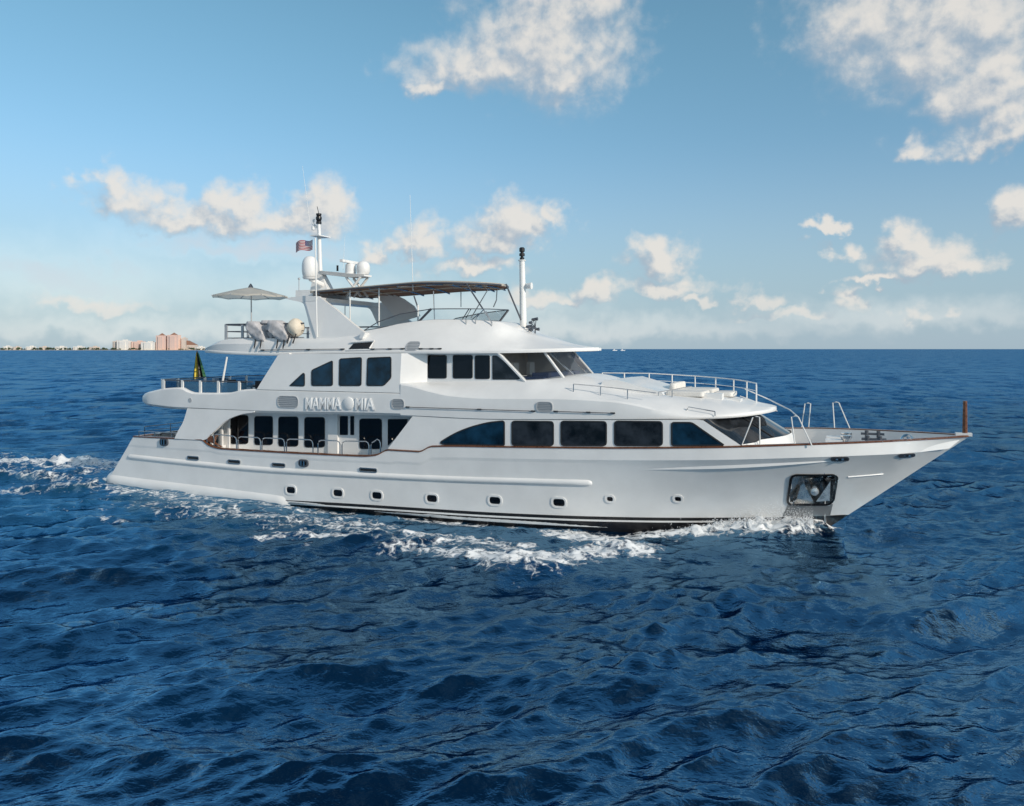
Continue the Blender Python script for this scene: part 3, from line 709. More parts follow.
# name on the side band
def letters(txt, px0, px1, pyb, hpx, mat='letter', nm='name_lettering', off=.010, lift=.04, par=None):
    cu = bpy.data.curves.new('n', 'FONT'); cu.body = txt; cu.size = 1; cu.extrude = .012; cu.offset = off
    o = bpy.data.objects.new('n', cu); COL.objects.link(o); bpy.context.view_layer.update()
    me = bpy.data.meshes.new_from_object(o.evaluated_get(bpy.context.evaluated_depsgraph_get())); bpy.data.objects.remove(o)
    xs = [v.co.x for v in me.vertices]; ys = [v.co.y for v in me.vertices]
    u0, z0 = at(px0, pyb, 3.66); u1, z1 = at(px1, pyb, 3.66); hz = at(px0, pyb - hpx, 3.66)[1] - z0
    for v in me.vertices:
        t = (v.co.x - min(xs)) / (max(xs) - min(xs)); u = u0 + (u1 - u0) * t
        z = z0 + (z1 - z0) * t + (v.co.y - min(ys)) / (max(ys) - min(ys)) * hz
        v.co = (u, -(Vb(u) + lift + v.co.z), z)
    me.materials.clear(); me.materials.append(M[mat])
    ob = bpy.data.objects.new(nm, me); COL.objects.link(ob); ob.parent = par or Y_
    return ob
for tx, x0, x1, yb in (('MAMMA', 306, 341.5, 409.3), ('MIA', 356, 374.5, 409.8)):
    lt = letters(tx, x0, x1, yb, 11.5)
    letters(tx, x0 - .6, x1 + .9, yb + .9, 12.6, 'letter_shadow', 'letter_shadow', .032, .018, lt)  # larger grey copy behind each word, a painted shadow outline
u0, z0 = at(349, 403.5, 3.66); MB().lathe((u0, -3.64, z0), [(0, -.09), (.22, -.09), (.255, -.07), (.27, -.02), (.27, .02)], 28, 0, 'y').build('name_emblem', 'white', Y_)
u0, z0 = at(191, 400, 3.6); MB().lathe((u0, -3.60, z0), [(0, -.06), (.1, -.06), (.12, -.0)], 14, 0, 'y').build('round_cleat_light', 'grille', Y_)

# ---- rails
def stanchion_rail(name, pts, height, rail=2, r=.02, mat='steel', posts=None, top=None):
    """pts on the deck edge (u,v,z)"""
    o = MB()
    for k in range(1, rail + 1): o.tube([L3(a, b, c + height * k / rail) for a, b, c in pts], r if k == rail else r * .7, 6)
    ob = o.build(name, mat, Y_)
    for a, b, c in (posts or pts): MB().tube([L3(a, b, c - .02), L3(a, b, c + height)], r * 1.15, 6).build('post', mat, ob)
    return ob
# side deck hoops
ed = [212, 236, 259, 283, 308, 312, 337, 341, 369, 372]
segs = ((207, 214), (214, 236.5), (238, 260.5), (262, 284.5), (286.5, 313), (318, 340), (342, 369), (371, 380.5))
for a, b in segs:
    pa, pb_ = at(a, 450, 3.66), at(b, 450, 3.66); ua, ub = pa[0], pb_[0]
    zz_ = lambda u: S(u) + .03; H_ = .55; rr_ = .16
    path = [L3(ua, 3.66, zz_(ua)), L3(ua, 3.66, zz_(ua) + H_ - rr_), L3(ua + .05, 3.66, zz_(ua) + H_ - .05), L3(ua + rr_, 3.66, zz_(ua) + H_), L3(ub - rr_, 3.66, zz_(ub) + H_), L3(ub - .05, 3.66, zz_(ub) + H_ - .05), L3(ub, 3.66, zz_(ub) + H_ - rr_), L3(ub, 3.66, zz_(ub))]
    MB().tube(path, .026, 8).build('side_deck_hoop', 'steel', Y_)
# stern rail
pts = [(1.75, v, 2.5) for v in (3.2, 1.6, 0, -1.6, -3.2)]
stanchion_rail('stern_rail', pts, .42)
pts = [(u, Bs(u) - .08, S(u) + .02) for u in (1.75, 2.8, 3.9, 5.0)]
stanchion_rail('quarter_rail', pts, .22, 1); stanchion_rail('quarter_rail', [(a, -b, c) for a, b, c in pts], .22, 1)
for u, v in ((2.3, 2.9), (3.6, 2.9)): MB().box(L3(u, v, 2.55), (.35, .12, .1)).tube([L3(u - .12, v, 2.35), L3(u - .12, v, 2.55)], .04).tube([L3(u + .12, v, 2.35), L3(u + .12, v, 2.55)], .04).build('mooring_bollard', 'steel', Y_)
MB().box((4.6, 1.2, 1.95), (1.3, 2.6, .9)).box((5.1, 1.2, 2.5), (.3, 2.6, .5)).build('cockpit_settee', 'dark_cushion', Y_)
# upper aft deck balustrade
pst = [(164, 380, 388), (182.5, 380, 388), (200.5, 379.5, 392), (218.5, 380, 391.5), (239.5, 380.5, 388.5)]
pv = 3.5; up = [at(x, y, pv)[0] for x, y, _ in pst]
ring_pts = [(8.6, 3.5)] + [(u, 3.5) for u in up[::-1]] + [(2.6, 2.9), (2.45, 1.8), (2.45, 0), (2.45, -1.8), (2.6, -2.9), (3.6, -3.5), (5.2, -3.5), (7, -3.5), (8.6, -3.5)]
mb = MB(); mb.tube([L3(u, v, 5.2) for u, v in ring_pts], .028, 8); bal = mb.build('aft_balustrade', 'dark_steel', Y_)
for u, v in ring_pts[1:-1]:
    z_ = zt(u) if abs(v) > 2.5 else 4.5
    MB().box(L3(u, v, (z_ + 5.24) / 2 - .02), (.13, .06, 5.24 - z_)).build('post', 'white_rail', bal)
mb = MB()
for (a, b), (c, d) in zip(ring_pts[:-1], ring_pts[1:]): mb.poly([L3(a, b, 4.62), L3(c, d, 4.62), L3(c, d, 5.15), L3(a, b, 5.15)])
mb.build('balustrade_panel', 'balus', bal, merge=0)
a0, a1 = at(220.5, 391, 3.3), at(227, 357, 3.3)
MB().tube([L3(a0[0], 3.3, a0[1] - .1), L3(a1[0], 3.3, a1[1])], [.055, .04], 8).build('ensign_staff', 'white_rail', Y_)
# flybridge aft rail
frp = [(226.5, 3.0), (242.5, 3.0)]
ua, ub = at(226.5, 330, 3.0)[0], at(242.5, 330, 3.0)[0]
loop = [(11, 3.0), (9.2, 3.0), (ub, 3.0), (ua, 3.0), (ua - .4, 2.6), (ua - .5, 1.0), (ua - .5, -1.0), (ua - .4, -2.6), (ua, -3.0), (ub, -3.0), (9.2, -3.0), (11, -3)]
mb = MB()
for z, r_ in ((7.18, .018), (7.48, .02)): mb.tube([L3(u, v, z) for u, v in loop], r_, 6)
mb.tube([L3(u, v, 7.8) for u, v in loop], .035, 8)
fr_ = mb.build('flybridge_aft_rail', 'dark_steel', Y_)
for u, v in loop[1:-1]: MB().box(L3(u, v, 7.4), (.13, .05, .86)).build('post', 'grille', fr_)

# ---- arch wings carrying mast and domes
wing_l = [(289.5, 297.5), (303, 303), (306, 312), (308.5, 322), (310, 334), (310, 340)]
wing_r = [(318, 296), (326, 302), (338, 311), (352, 323), (364, 332), (372, 338)]
Vg = lambda u, z: 3.02 - .16 * (z - 7.0)
g = [[on(x, y, Vg, 2.9) for x, y in wing_l], [on(x, y, Vg, 2.9) for x, y in wing_r]]
zlist = np.linspace(6.95, 9.0, 14); zl_ = crv(sorted((q[2], q[0]) for q in g[0])); zr_ = crv(sorted((q[2], q[0]) for q in g[1]))
for sg in (1, -1):
    mb = MB()
    for o in (0.0, .28):
        mb.grid([[(zl_(z) * (1 - t) + zr_(z) * t, -sg * (Vg(0, z) - o * (1 - .4 * abs(2 * t - 1))), z) for t in np.linspace(0, 1, 7)] for z in zlist])
    for fn in (zl_, zr_): mb.grid([[(fn(z), -sg * (Vg(0, z) - o * .6), z) for o in (0, .28)] for z in zlist])
    mb.build('mast_arch_wing', 'white', Y_, sharp=50)
ut0, ut1 = zl_(8.9), zr_(8.9)
ztop = at(300, 297.5, 2.7)[1]
mb = MB()
ca = [at(284.5, 298.6, 2.75), at(318, 296.8, 2.7)]
arc = np.linspace(-1, 1, 13)
mb.grid([[(ca[0][0] + .35 * (1 - abs(t)) * 0 + dx, -t * 2.75, ca[0][1] + dz) for t in arc] for dx, dz in ((0, 0), (.5, .06), (1.2, .10), (ca[1][0] - ca[0][0], .02), (ca[1][0] - ca[0][0] - .1, -.14), (.9, -.18), (0, 0))])
for t in (-1, 1): mb.poly([(ca[0][0] + dx, -t * 2.75, ca[0][1] + dz) for dx, dz in ((0, 0), (.5, .06), (1.2, .10), (ca[1][0] - ca[0][0], .02), (ca[1][0] - ca[0][0] - .1, -.14), (.9, -.18))])
mb.build('arch_crossbeam', 'white', Y_, sharp=40)
b0, b1 = at(299, 292, 1.2)[0], at(316, 292, 1.2)[0]
MB().box(((b0 + b1) / 2, 0, ca[0][1] + .26), (b1 - b0, 2.9, .42)).build('arch_housing', 'white', Y_)
# mast at centreline
zm = ca[0][1] + .3
m0, m1, m2 = at(324, 296, 0), at(321, 272, 0), at(318.8, 224, 0)
mb = MB()
mb.prism([(m0[0] - .65, -.3, m0[1]), (m0[0] + .55, -.3, m0[1]), (m0[0] + .55, .3, m0[1]), (m0[0] - .65, .3, m0[1])], [(m1[0] - .30, -.16, m1[1]), (m1[0] + .10, -.16, m1[1]), (m1[0] + .10, .16, m1[1]), (m1[0] - .30, .16, m1[1])])
mb.tube([(m1[0] - .05, 0, m1[1] - .1), (m2[0], 0, m2[1])], [.12, .085], 12)
mast = mb.build('radar_mast', 'white', Y_)
q0 = at(318.5, 212, 0)
mb = MB(); mb.lathe((m2[0], 0, m2[1]), [(0, 0), (.13, 0), (.13, .12), (.09, .14), (.13, .18), (.15, .28), (.13, .36), (.09, .38), (.13, .42), (.13, .5), (0, .52)], 12); mb.tube([(m2[0], 0, m2[1] + .5), (m2[0] - .1, 0, m2[1] + .85)], .015, 5)
mb.build('mast_lights', 'black', mast)
z_ = at(320, 236.5, 0)[1]; MB().box((m2[0] + .1, 0, z_), (.5, .9, .05)).tube([(m2[0] + .3, -.4, z_), (m2[0] + .3, -.4, z_ + .25)], .025).build('spreader', 'white', mast)
z_ = at(315, 224, 0)[1]; MB().tube([(m2[0] - .05, 0, z_ - .2), (m2[0] - .33, 0, z_), (m2[0] - .3, 0, z_ + .25)], .05, 6).lathe((m2[0] - .32, 0, z_ - .3), [(0, 0), (.09, .02), (.09, .18), (0, .2)], 10).build('horn_bracket', 'white', mast)
def dome(px, py, v, rpx, hpx, name='satellite_dome'):
    u0, z0 = at(px, py, v); k = abs(at(px, py + 1, v)[1] - z0); r_, h_ = rpx * k, hpx * k
    prof = [(0, -.02), (r_ * .82, 0), (r_ * .9, .05), (r_, h_ * .25)] + [(r_ * math.cos(t) ** .8, h_ * .5 + h_ * .5 * math.sin(t)) for t in np.linspace(0.05, math.pi / 2, 9)]
    return MB().lathe((u0, -v, z0), prof, 24).build(name, 'white', Y_), (u0, v, z0, r_)
for v_, px in ((.85, 310.0),):
    o, (u0, v, z0, r_) = dome(px, 276.5, v_, 8.0, 20.5)
    MB().lathe((u0, -v, z0 - .02), [(0, -.12), (r_ * .8, -.1), (r_ * .95, 0), (0, .01)], 20).tube([(u0, -v, z0 - .1), (u0 + .3, -v * .4, z0 - .35), (m1[0] - .1, 0, z0 - .45)], .12, 8).build('dome_bracket', 'white', o)
# radar platform forward of mast
p0, p1 = at(322, 271, 0), at(366, 275, 0)
mb = MB()
mb.prism([(p0[0], -.22, p0[1]), (p0[0], .22, p0[1]), (p1[0] - .6, .5, p1[1] + .05), (p1[0] + .1, .35, p1[1]), (p1[0] + .1, -.35, p1[1]), (p1[0] - .6, -.5, p1[1] + .05)], [(p0[0], -.18, p0[1] - .16), (p0[0], .18, p0[1] - .16), (p1[0] - .6, .42, p1[1] - .12), (p1[0] + .1, .3, p1[1] - .08), (p1[0] + .1, -.3, p1[1] - .08), (p1[0] - .6, -.42, p1[1] - .12)])
s0, s1 = at(356, 286, 0), at(362, 277, 0)
for dv in (.3, -.3):
    mb.tube([(p1[0] - .9, dv, p1[1] - 1.0), (p1[0] - .1, dv, p1[1] - .1)], .06, 6); mb.tube([(p1[0] - .1, dv, p1[1] - 1.0), (p1[0] - .9, dv, p1[1] - .1)], .06, 6)
mb.build('radar_platform', 'white', mast)
dome(363.2, 274.5, .0, 6.8, 13.5, 'satellite_dome')
u0, z0 = at(350.5, 274, .1); MB().lathe((u0, -.1, z0), [(0, 0), (.24, 0), (.26, .08), (.24, .45), (.15, .5), (0, .5)], 16).box((u0, -.1, z0 + .56), (.16, 1.5, .12)).build('radar_scanner', 'white', Y_)
u0, z0 = at(337.5, 270, 0); MB().tube([(u0, 0, z0 - .05), (u0, 0, z0 + .22)], .05, 8).build('gps_antenna', 'black', Y_)
u0, z0 = at(299, 291, 2.0); MB().tube([(u0, -2.0, z0), (u0, -2.0, z0 + .55)], .02, 5).lathe((u0, -2, z0 + .5), [(0, 0), (.05, .02), (.05, .1), (0, .12)], 8).build('short_antenna', 'grille', Y_)
def whip(x0, y0, x1, y1, v, r_=.018):
    a, b = at(x0, y0, v), at(x1, y1, v); MB().tube([L3(a[0], v, a[1]), L3(b[0], v, b[1])], [r_, r_ * .4], 5).build('whip_antenna', 'white_rail', Y_)
whip(413, 291, 410, 195, 2.1); whip(310, 224, 302.5, 166, -.5, .014); whip(343, 270, 345, 235, -.4, .01)
# long white pole with the stars-and-stripes halyard
a, b = at(317, 337, 3.05), at(315.2, 238, 3.05); MB().tube([L3(a[0], 3.05, a[1]), L3(b[0], 3.05, b[1])], .028, 6).build('flag_halyard', 'white_rail', Y_)

# ---- bimini
ctr = crv([(10.2, .25), (10.6, 2.05), (12, 2.3), (16, 2.4), (17.6, 2.2), (18.6, 1.6), (19.2, .7), (19.35, .1)])
bz = lambda u, v: 9.24 + .16 * (1 - (v / 2.4) ** 2) + .27 * min((u - 10.2) / 6, 1) - .02 * max(u - 16, 0) ** 2 * .8
mb = MB(); lo = []; hi = []
for u in np.concatenate([[10.2, 10.35, 10.6], np.linspace(11, 18, 18), np.linspace(18.2, 19.35, 9)]):
    w_ = ctr(u); ts = np.linspace(-1, 1, 13)
    hi.append([(u, t * w_, bz(u, t * w_)) for t in ts]); lo.append([(u, t * w_ * .99, bz(u, t * w_) - .10 + .05 * math.cos(u * 9) * (1 - t * t)) for t in ts])
mb.grid(hi, mi=1); mb.grid(lo, mi=0)
mb.grid([[r[0] for r in hi], [r[0] for r in lo]], mi=1); mb.grid([[r[-1] for r in hi], [r[-1] for r in lo]], mi=1)
bim = mb.build('bimini_canopy', ['brown_canvas', 'canvas'], Y_, sharp=60)
for u in (11.2, 12.6, 14.0, 15.4, 16.8, 17.9, 18.7):
    w_ = ctr(u); MB().tube([(u, t * w_, bz(u, t * w_) - .15) for t in np.linspace(-1, 1, 11)], .035, 6).build('canopy_bow', 'steel', bim)
for sg in (1, -1): MB().tube([(u, sg * ctr(u), bz(u, ctr(u)) - .07) for u in np.concatenate([np.linspace(10.4, 18, 16), np.linspace(18.15, 19.3, 8)])], .04, 6).build('canopy_edge', 'dark_steel', bim)
for v in (.9, -.9): MB().tube([(u, v * min(1, ctr(u)), bz(u, v) - .17) for u in np.linspace(10.8, 18.9, 16)], .03, 6).build('canopy_batten', 'canvas', bim)
# curved bimini support blades
for sg, v in ((1, 1.9), (-1, 1.9)):
    lo_ = [at(x, y, -1.9) for x, y in ((352, 291.5), (366, 293.5), (378, 298), (386, 306), (395, 317), (399, 322))]
    hi_ = [at(x, y, -1.9) for x, y in ((352, 289), (372, 290), (393, 294), (404, 299), (414, 306), (420, 316))]
    if sg == 1: 
        lo_ = [(a - .0, b - .0) for a, b in lo_]
    mb = MB(); vv = 1.9
    for o in (-.06, .06): mb.grid([[(a * (1 - t) + c * t, (-sg * (vv + o)), b * (1 - t) + d * t) for t in (0, .5, 1)] for (a, b), (c, d) in zip(lo_, hi_)])
    for l_ in (lo_, hi_): mb.grid([[(a, -sg * (vv + o), b) for o in (-.06, .06)] for a, b in l_])
    if sg == -1: mb.build('bimini_blade', 'white', Y_)
def strut(x0, y0, x1, y1, v, r_=.025, mat='steel', v1=None):
    v1 = v if v1 is None else v1; a, b = at(x0, y0, v), at(x1, y1, v1)
    MB().tube([L3(a[0], v, a[1]), L3(b[0], v1, b[1])], r_, 6).build('bimini_pole', mat, Y_)
strut(350, 290, 350, 330, 2.1, .03, 'white_rail'); strut(379, 288, 379, 326, 2.1, .03, 'white_rail')
strut(345, 292, 345, 320, -2.0); strut(414, 296, 418, 308, 2.1, .03, 'dark_steel'); strut(418, 305, 418, 322, 2.1, .04, 'white_rail')
strut(433.5, 291, 434.5, 320, 2.0); strut(461, 291, 461, 307, -2.0); strut(497, 290, 496.5, 300, -1.8); strut(496.5, 300, 493.5, 307, -1.8)
strut(466, 283, 483, 309, 2.0, .032, 'dark_steel'); strut(483, 309, 492, 323, 2.0, .028); strut(490, 286, 471, 318, -2.0, .022); strut(506, 284, 521, 320, .15, .036, 'dark_steel')
# flybridge windscreen: pale perspex in a frame
def wpt(x, y, v): a = at(x, y, v); return (a[0], v, a[1])
fw = [(wpt(364, 330.5, 2.72), wpt(378, 322, 2.85)), (wpt(390, 326, 2.5), wpt(400, 314, 2.6)), (wpt(419, 321.5, 2.25), wpt(431, 309, 2.35)), (wpt(440, 320, 2.1), wpt(449, 308.8, 2.2)), (wpt(462, 320, 1.7), wpt(469, 308.8, 1.8))]
nose = [(wpt(480, 320.5, .3), wpt(489, 309, .3)), (wpt(500, 321, -1.5), wpt(508.5, 309.8, -1.6))]
full = fw + nose + [((a[0], -a[1], a[2]), (b[0], -b[1], b[2])) for a, b in fw[2::-1]]
mb = MB(); mb.grid([[L3(*a) for a, b in full], [L3(*b) for a, b in full]]); fws = mb.build('flybridge_windscreen', 'perspex', Y_, merge=0)
mb = MB(); mb.tube([L3(*b) for a, b in full], .022, 6); mb.tube([L3(*a) for a, b in full], .02, 6)
for i in (0, 2, 4, 6, 7, 9): mb.tube([L3(*full[i][0]), L3(*full[i][1])], .05 if i in (2, 6) else .02, 6)
mb.build('windscreen_frame', 'dark_steel', fws)
def loop_rail(pix, v, r_=.022):
    MB().tube([L3(*wpt(x, y, v)) for x, y in pix], r_, 6).build('grab_rail', 'steel', Y_)
loop_rail([(476, 331), (475.5, 320), (477, 317), (484, 309)], 2.1); loop_rail([(491, 331), (492, 324), (486, 311)], 2.0); loop_rail([(466, 325), (466, 318), (471, 309)], 2.2)
# ---- forward light pole, horn and lamps cluster
f0_, f1_ = at(524, 332, 0), at(522, 260, 0)
mb = MB(); mb.tube([(f0_[0] - .02, 0, f0_[1] - .25), (f1_[0], 0, f1_[1])], [.16, .12], 14).lathe((f0_[0], 0, f0_[1] - .1), [(.3, 0), (.26, .12), (.17, .3)], 14); fp = mb.build('light_pole', 'white_rail', Y_)
MB().lathe((f1_[0], 0, f1_[1]), [(0, 0), (.1, 0), (.1, .1), (.06, .12), (.06, .16), (.12, .17), (.12, .28), (.07, .3), (.07, .34), (.12, .36), (.12, .5), (.08, .54), (0, .55)], 14).build('navigation_lamp', 'black', fp)
MB().lathe((f1_[0], 0, f1_[1] - .05), [(.12, 0), (.17, .01), (.17, .05), (0, .06)], 14).build('collar', 'white_rail', fp)
hz_ = at(530, 286, 0); MB().lathe((hz_[0], -.05, hz_[1]), [(0, -.12), (.11, -.1), (.14, .05), (.15, .1), (0, .1)], 14, 0, 'x').box((f1_[0] + .15, 0, hz_[1]), (.3, .1, .22)).build('searchlight', 'white_rail', fp)
cl = at(533, 327, 0)
lamps = MB(); lamps.tube([(cl[0] + .1, 0, cl[1] - .45), (cl[0] + .1, 0, cl[1] + .1)], .03)
for k in range(9):
    dx, dy, dz = (random.uniform(-.18, .45), random.uniform(-.5, .5), random.uniform(-.15, .35)); lamps.tube([(cl[0] + .1, 0, cl[1]), (cl[0] + dx, dy, cl[1] + dz)], .018, 5).lathe((cl[0] + dx, dy, cl[1] + dz), [(0, -.08), (.05, -.07), (.075, .07), (0, .08)], 8, 0, 'x')
lamps.build('horn_cluster', 'dark_steel', Y_)

# ---- foredeck and brow
def rail_px(name, pix, v, hpx=None, posts=True, mat='steel', r_=.02):
    p_ = [(x, y, yb, (v(i) if callable(v) else v)) for i, (x, y, yb) in enumerate(pix)]
    q_ = [wpt(x, y, vv) for x, y, yb, vv in p_]; ob = MB().tube([L3(*q) for q in q_], r_, 6).build(name, mat, Y_)
    for (x, y, yb, vv), q in zip(p_, q_):
        b_ = wpt(x, yb, vv)[2] if yb else None
        if b_ is not None: MB().tube([L3(q[0], vv, q[2]), L3(q[0], vv, b_)], r_ * .9, 6).build('post', mat, ob)
rail_px('brow_side_rail', [(573.5, 384, 398), (600.5, 386.5, 399.5), (627.5, 389.5, 400.5), (656, 393, None)], 3.2)
rail_px('brow_side_rail', [(658.5, 392, 401.5), (672, 390, 399), (684, 387.5, None), (692, 386.5, None)], 2.2)
rail_px('brow_side_rail', [(686, 411, 412), (688.5, 407, None), (715, 411.5, 416)], 3.0)
# far side and front rails of the brow, white posts
far = [(22.9, -2.75), (23.9, -2.8), (25.0, -2.85), (26.0, -2.9), (27.0, -2.85), (27.9, -2.6), (28.7, -2.15), (29.3, -1.5), (29.75, -.7), (29.85, .2)]
fz = 5.38
mb = MB(); mb.tube([L3(u, v, 5.60 - .045 * max(0, i - 2)) for i, (u, v) in enumerate(far)], .024, 6); mb.tube([L3(u, v, 5.30 - .045 * max(0, i - 2)) for i, (u, v) in enumerate(far)], .016, 6); fr2 = mb.build('brow_far_rail', 'white_rail', Y_)
for i, (u, v) in enumerate(far): MB().tube([L3(u, v, crease(u) - .05), L3(u, v, 5.60 - .045 * max(0, i - 2))], .03, 6).build('post', 'white_rail', fr2)
# lounge on the brow: raised coaming with cushions, lip
mb = MB(); lip = [L3(u, Vb(u) - .06, crease(u) + .02) for u in np.concatenate([np.linspace(25.5, 29.5, 16), np.linspace(29.6, 30.5, 9)])]
pass
mb = MB()
def cushion(name, c, d, mat='cushion', r_=.06, label=None, grp=None, rz=0):
    x, y, z = c; l, w_, h_ = d
    base = roundpoly([(-l/2, -w_/2), (l/2, -w_/2), (l/2, w_/2), (-l/2, w_/2)], .12, 4)
    cs, sn = math.cos(rz), math.sin(rz); m = MB(); prof = [(.96, 0), (1, .2), (1, .75), (.95, .95), (.85, 1.0)]
    m.grid([[(x + (a * cs - b * sn) * s_, y + (a * sn + b * cs) * s_, z + h_ * t) for a, b in base] for s_, t in prof], True)
    m.poly([(x + (a * cs - b * sn) * .85, y + (a * sn + b * cs) * .85, z + h_) for a, b in base])
    o = m.build(name, mat, Y_); return o
mbx = MB()
mbx.grid([[(u, t * .5 * wv, zz2) for t in (-1, -.5, 0, .5, 1)] for u, wv, zz2 in ((24.2, 4.2, 5.2), (24.4, 4.2, 5.46), (24.9, 4.2, 5.5), (26.6, 3.9, 5.05), (26.9, 3.8, 4.6))])
for t in (-1, 1): mbx.poly([(u, t * .5 * wv, zz2) for u, wv, zz2 in ((24.2, 4.2, 5.2), (24.4, 4.2, 5.46), (24.9, 4.2, 5.5), (26.6, 3.9, 5.05), (26.9, 3.8, 4.6), (24.2, 4.2, 4.6))])
mbx.build('coachroof', 'white', Y_)
cushion('sun_pad', (27.4, 1.2, 4.88), (1.5, 1.6, .2)); cushion('sun_pad', (27.4, -.9, 4.88), (1.4, 1.6, .2))
cushion('foredeck_seat', (28.6, .6, 4.82), (.7, 1.5, .18)); cushion('seat_back', (26.65, .9, 4.92), (.25, 2.2, .4))
MB().box((28.3, -1.2, 4.88), (.9, .5, .26)).box((29.1, -.6, 4.74), (.5, .7, .12)).build('deck_locker', 'white', Y_)
# stairs rail hoops at foredeck (inverted V handrails)
def vrail(x0, y0, xt, yt, x1, y1, v):
    a, b, c = wpt(x0, y0, v), wpt(xt, yt, v), wpt(x1, y1, v)
    top = [(b[0] - .12, v, b[2] - .03), (b[0], v, b[2]), (b[0] + .1, v, b[2] - .02)]
    MB().tube([L3(*a)] + [L3(*t) for t in top] + [L3(*c)], .021, 8).build('foredeck_hoop', 'white_rail', Y_)
vrail(741.5, 446, 756.5, 416.5, 760, 447, 3.2); vrail(795, 446, 795, 416, 812, 446, 3.1)
vrail(801.5, 428, 808, 403, 808.5, 428, -3.1); vrail(834.5, 428.5, 836, 402, 850, 429, -2.7)
mb = MB(); mb.tube([L3(*wpt(x, y, v)) for x, y, v in ((745, 389, -1.2), (768, 399, -1.0), (790, 410, 0.2), (797, 416, 1.2))], .024, 6); mb.tube([L3(*wpt(x, y, v)) for x, y, v in ((740, 396, -1.2), (765, 405, -1.0), (777, 411, 0.2))], .018, 6)
mb.build('foredeck_stair_rail', 'white_rail', Y_)
# windlass, bollards, jackstaff
def winch(u, v, z, k=1):
    o = MB().lathe((u, -v, z), [(0, 0), (.22 * k, 0), (.22 * k, .1), (.13 * k, .16), (.11 * k, .3), (.17 * k, .42), (.17 * k, .5), (0, .52)], 16).build('windlass', 'steel', Y_)
    MB().box((u - .35 * k, -v, z + .16), (.5 * k, .4 * k, .32 * k)).build('gear_housing', 'white', o)
dz_ = 3.15
winch(33.0, .55, 3.05, 1.15); winch(33.0, -.55, 3.05, 1.15)
for u, v in ((33.9, 1.0), (33.9, -.9)): MB().tube([L3(u - .2, v, 3.1), L3(u - .2, v, 3.62)], .07, 10).tube([L3(u + .2, v, 3.1), L3(u + .2, v, 3.62)], .07, 10).tube([L3(u - .4, v, 3.5), L3(u + .4, v, 3.5)], .045, 8).build('mooring_bollard', 'dark_steel', Y_)
MB().lathe((35.0, 0, 3.25), [(.26, 0), (.26, .1), (.22, .25), (.12, .36), (0, .4)], 16).build('hatch_dome', 'steel', Y_)
j0, j1 = at(967.5, 435, 0), at(966, 401, 0)
js = MB().tube([(j0[0] - .08, 0, j0[1] - .05), (j1[0] - .03, 0, j1[1])], [.085, .065], 10).build('jackstaff', 'teak', Y_)
MB().box((j0[0] - .12, 0, j0[1] + .02), (.5, .3, .1)).build('staff_foot', 'white', js)

# ------------------------------------------------------------------ things on the yacht (own objects)
def yw(u, v, z): x, y = uv2w(u, v); return (x, y, z)
# parasol on the flybridge aft deck
u0, zt_ = at(249.5, 285.5, 1.8)
par = empty('parasol', yw(u0 + .12, 1.8, 7.1), -HEAD); tag(par, 'cream canvas parasol open on a thin pole above the aft flybridge rail', 'parasol')
rad = 1.72; hz = zt_ - 7.1
MB().tube([(0, 0, 0), (-.02, 0, hz - .1)], .03, 8).build('pole', 'grille', par)
mb = MB(); nseg = 8; rows_ = []
for k in range(7):
    t = k / 6; row = []
    for j in range(nseg * 4):
        a_ = 2 * math.pi * j / (nseg * 4) + .2; sag = .05 * t * (1 - abs(math.cos(a_ * nseg / 2 - .8)))
        row.append((-.05 + rad * t * math.cos(a_), rad * t * math.sin(a_), hz - .08 - .42 * t ** 1.15 - sag))
    rows_.append(row)
mb.grid(rows_, True); mb.grid([rows_[-1], [(x * .99, y * .99, z - .06) for x, y, z in rows_[-1]]], True)
can = mb.build('canopy', 'canvas', par, sharp=14)
for j in range(nseg):
    a_ = 2 * math.pi * j / nseg + .2; MB().tube([(-.05, 0, hz - .14), (-.05 + rad * .5 * math.cos(a_), rad * .5 * math.sin(a_), hz - .32), (-.05 + 1.04 * rad * math.cos(a_), 1.04 * rad * math.sin(a_), hz - .53)], .022, 5).build('rib', 'grille', par)
MB().lathe((-.05, 0, hz - .1), [(.12, 0), (.1, .06), (.04, .16), (0, .2)], 10).build('finial', 'dark_steel', par)
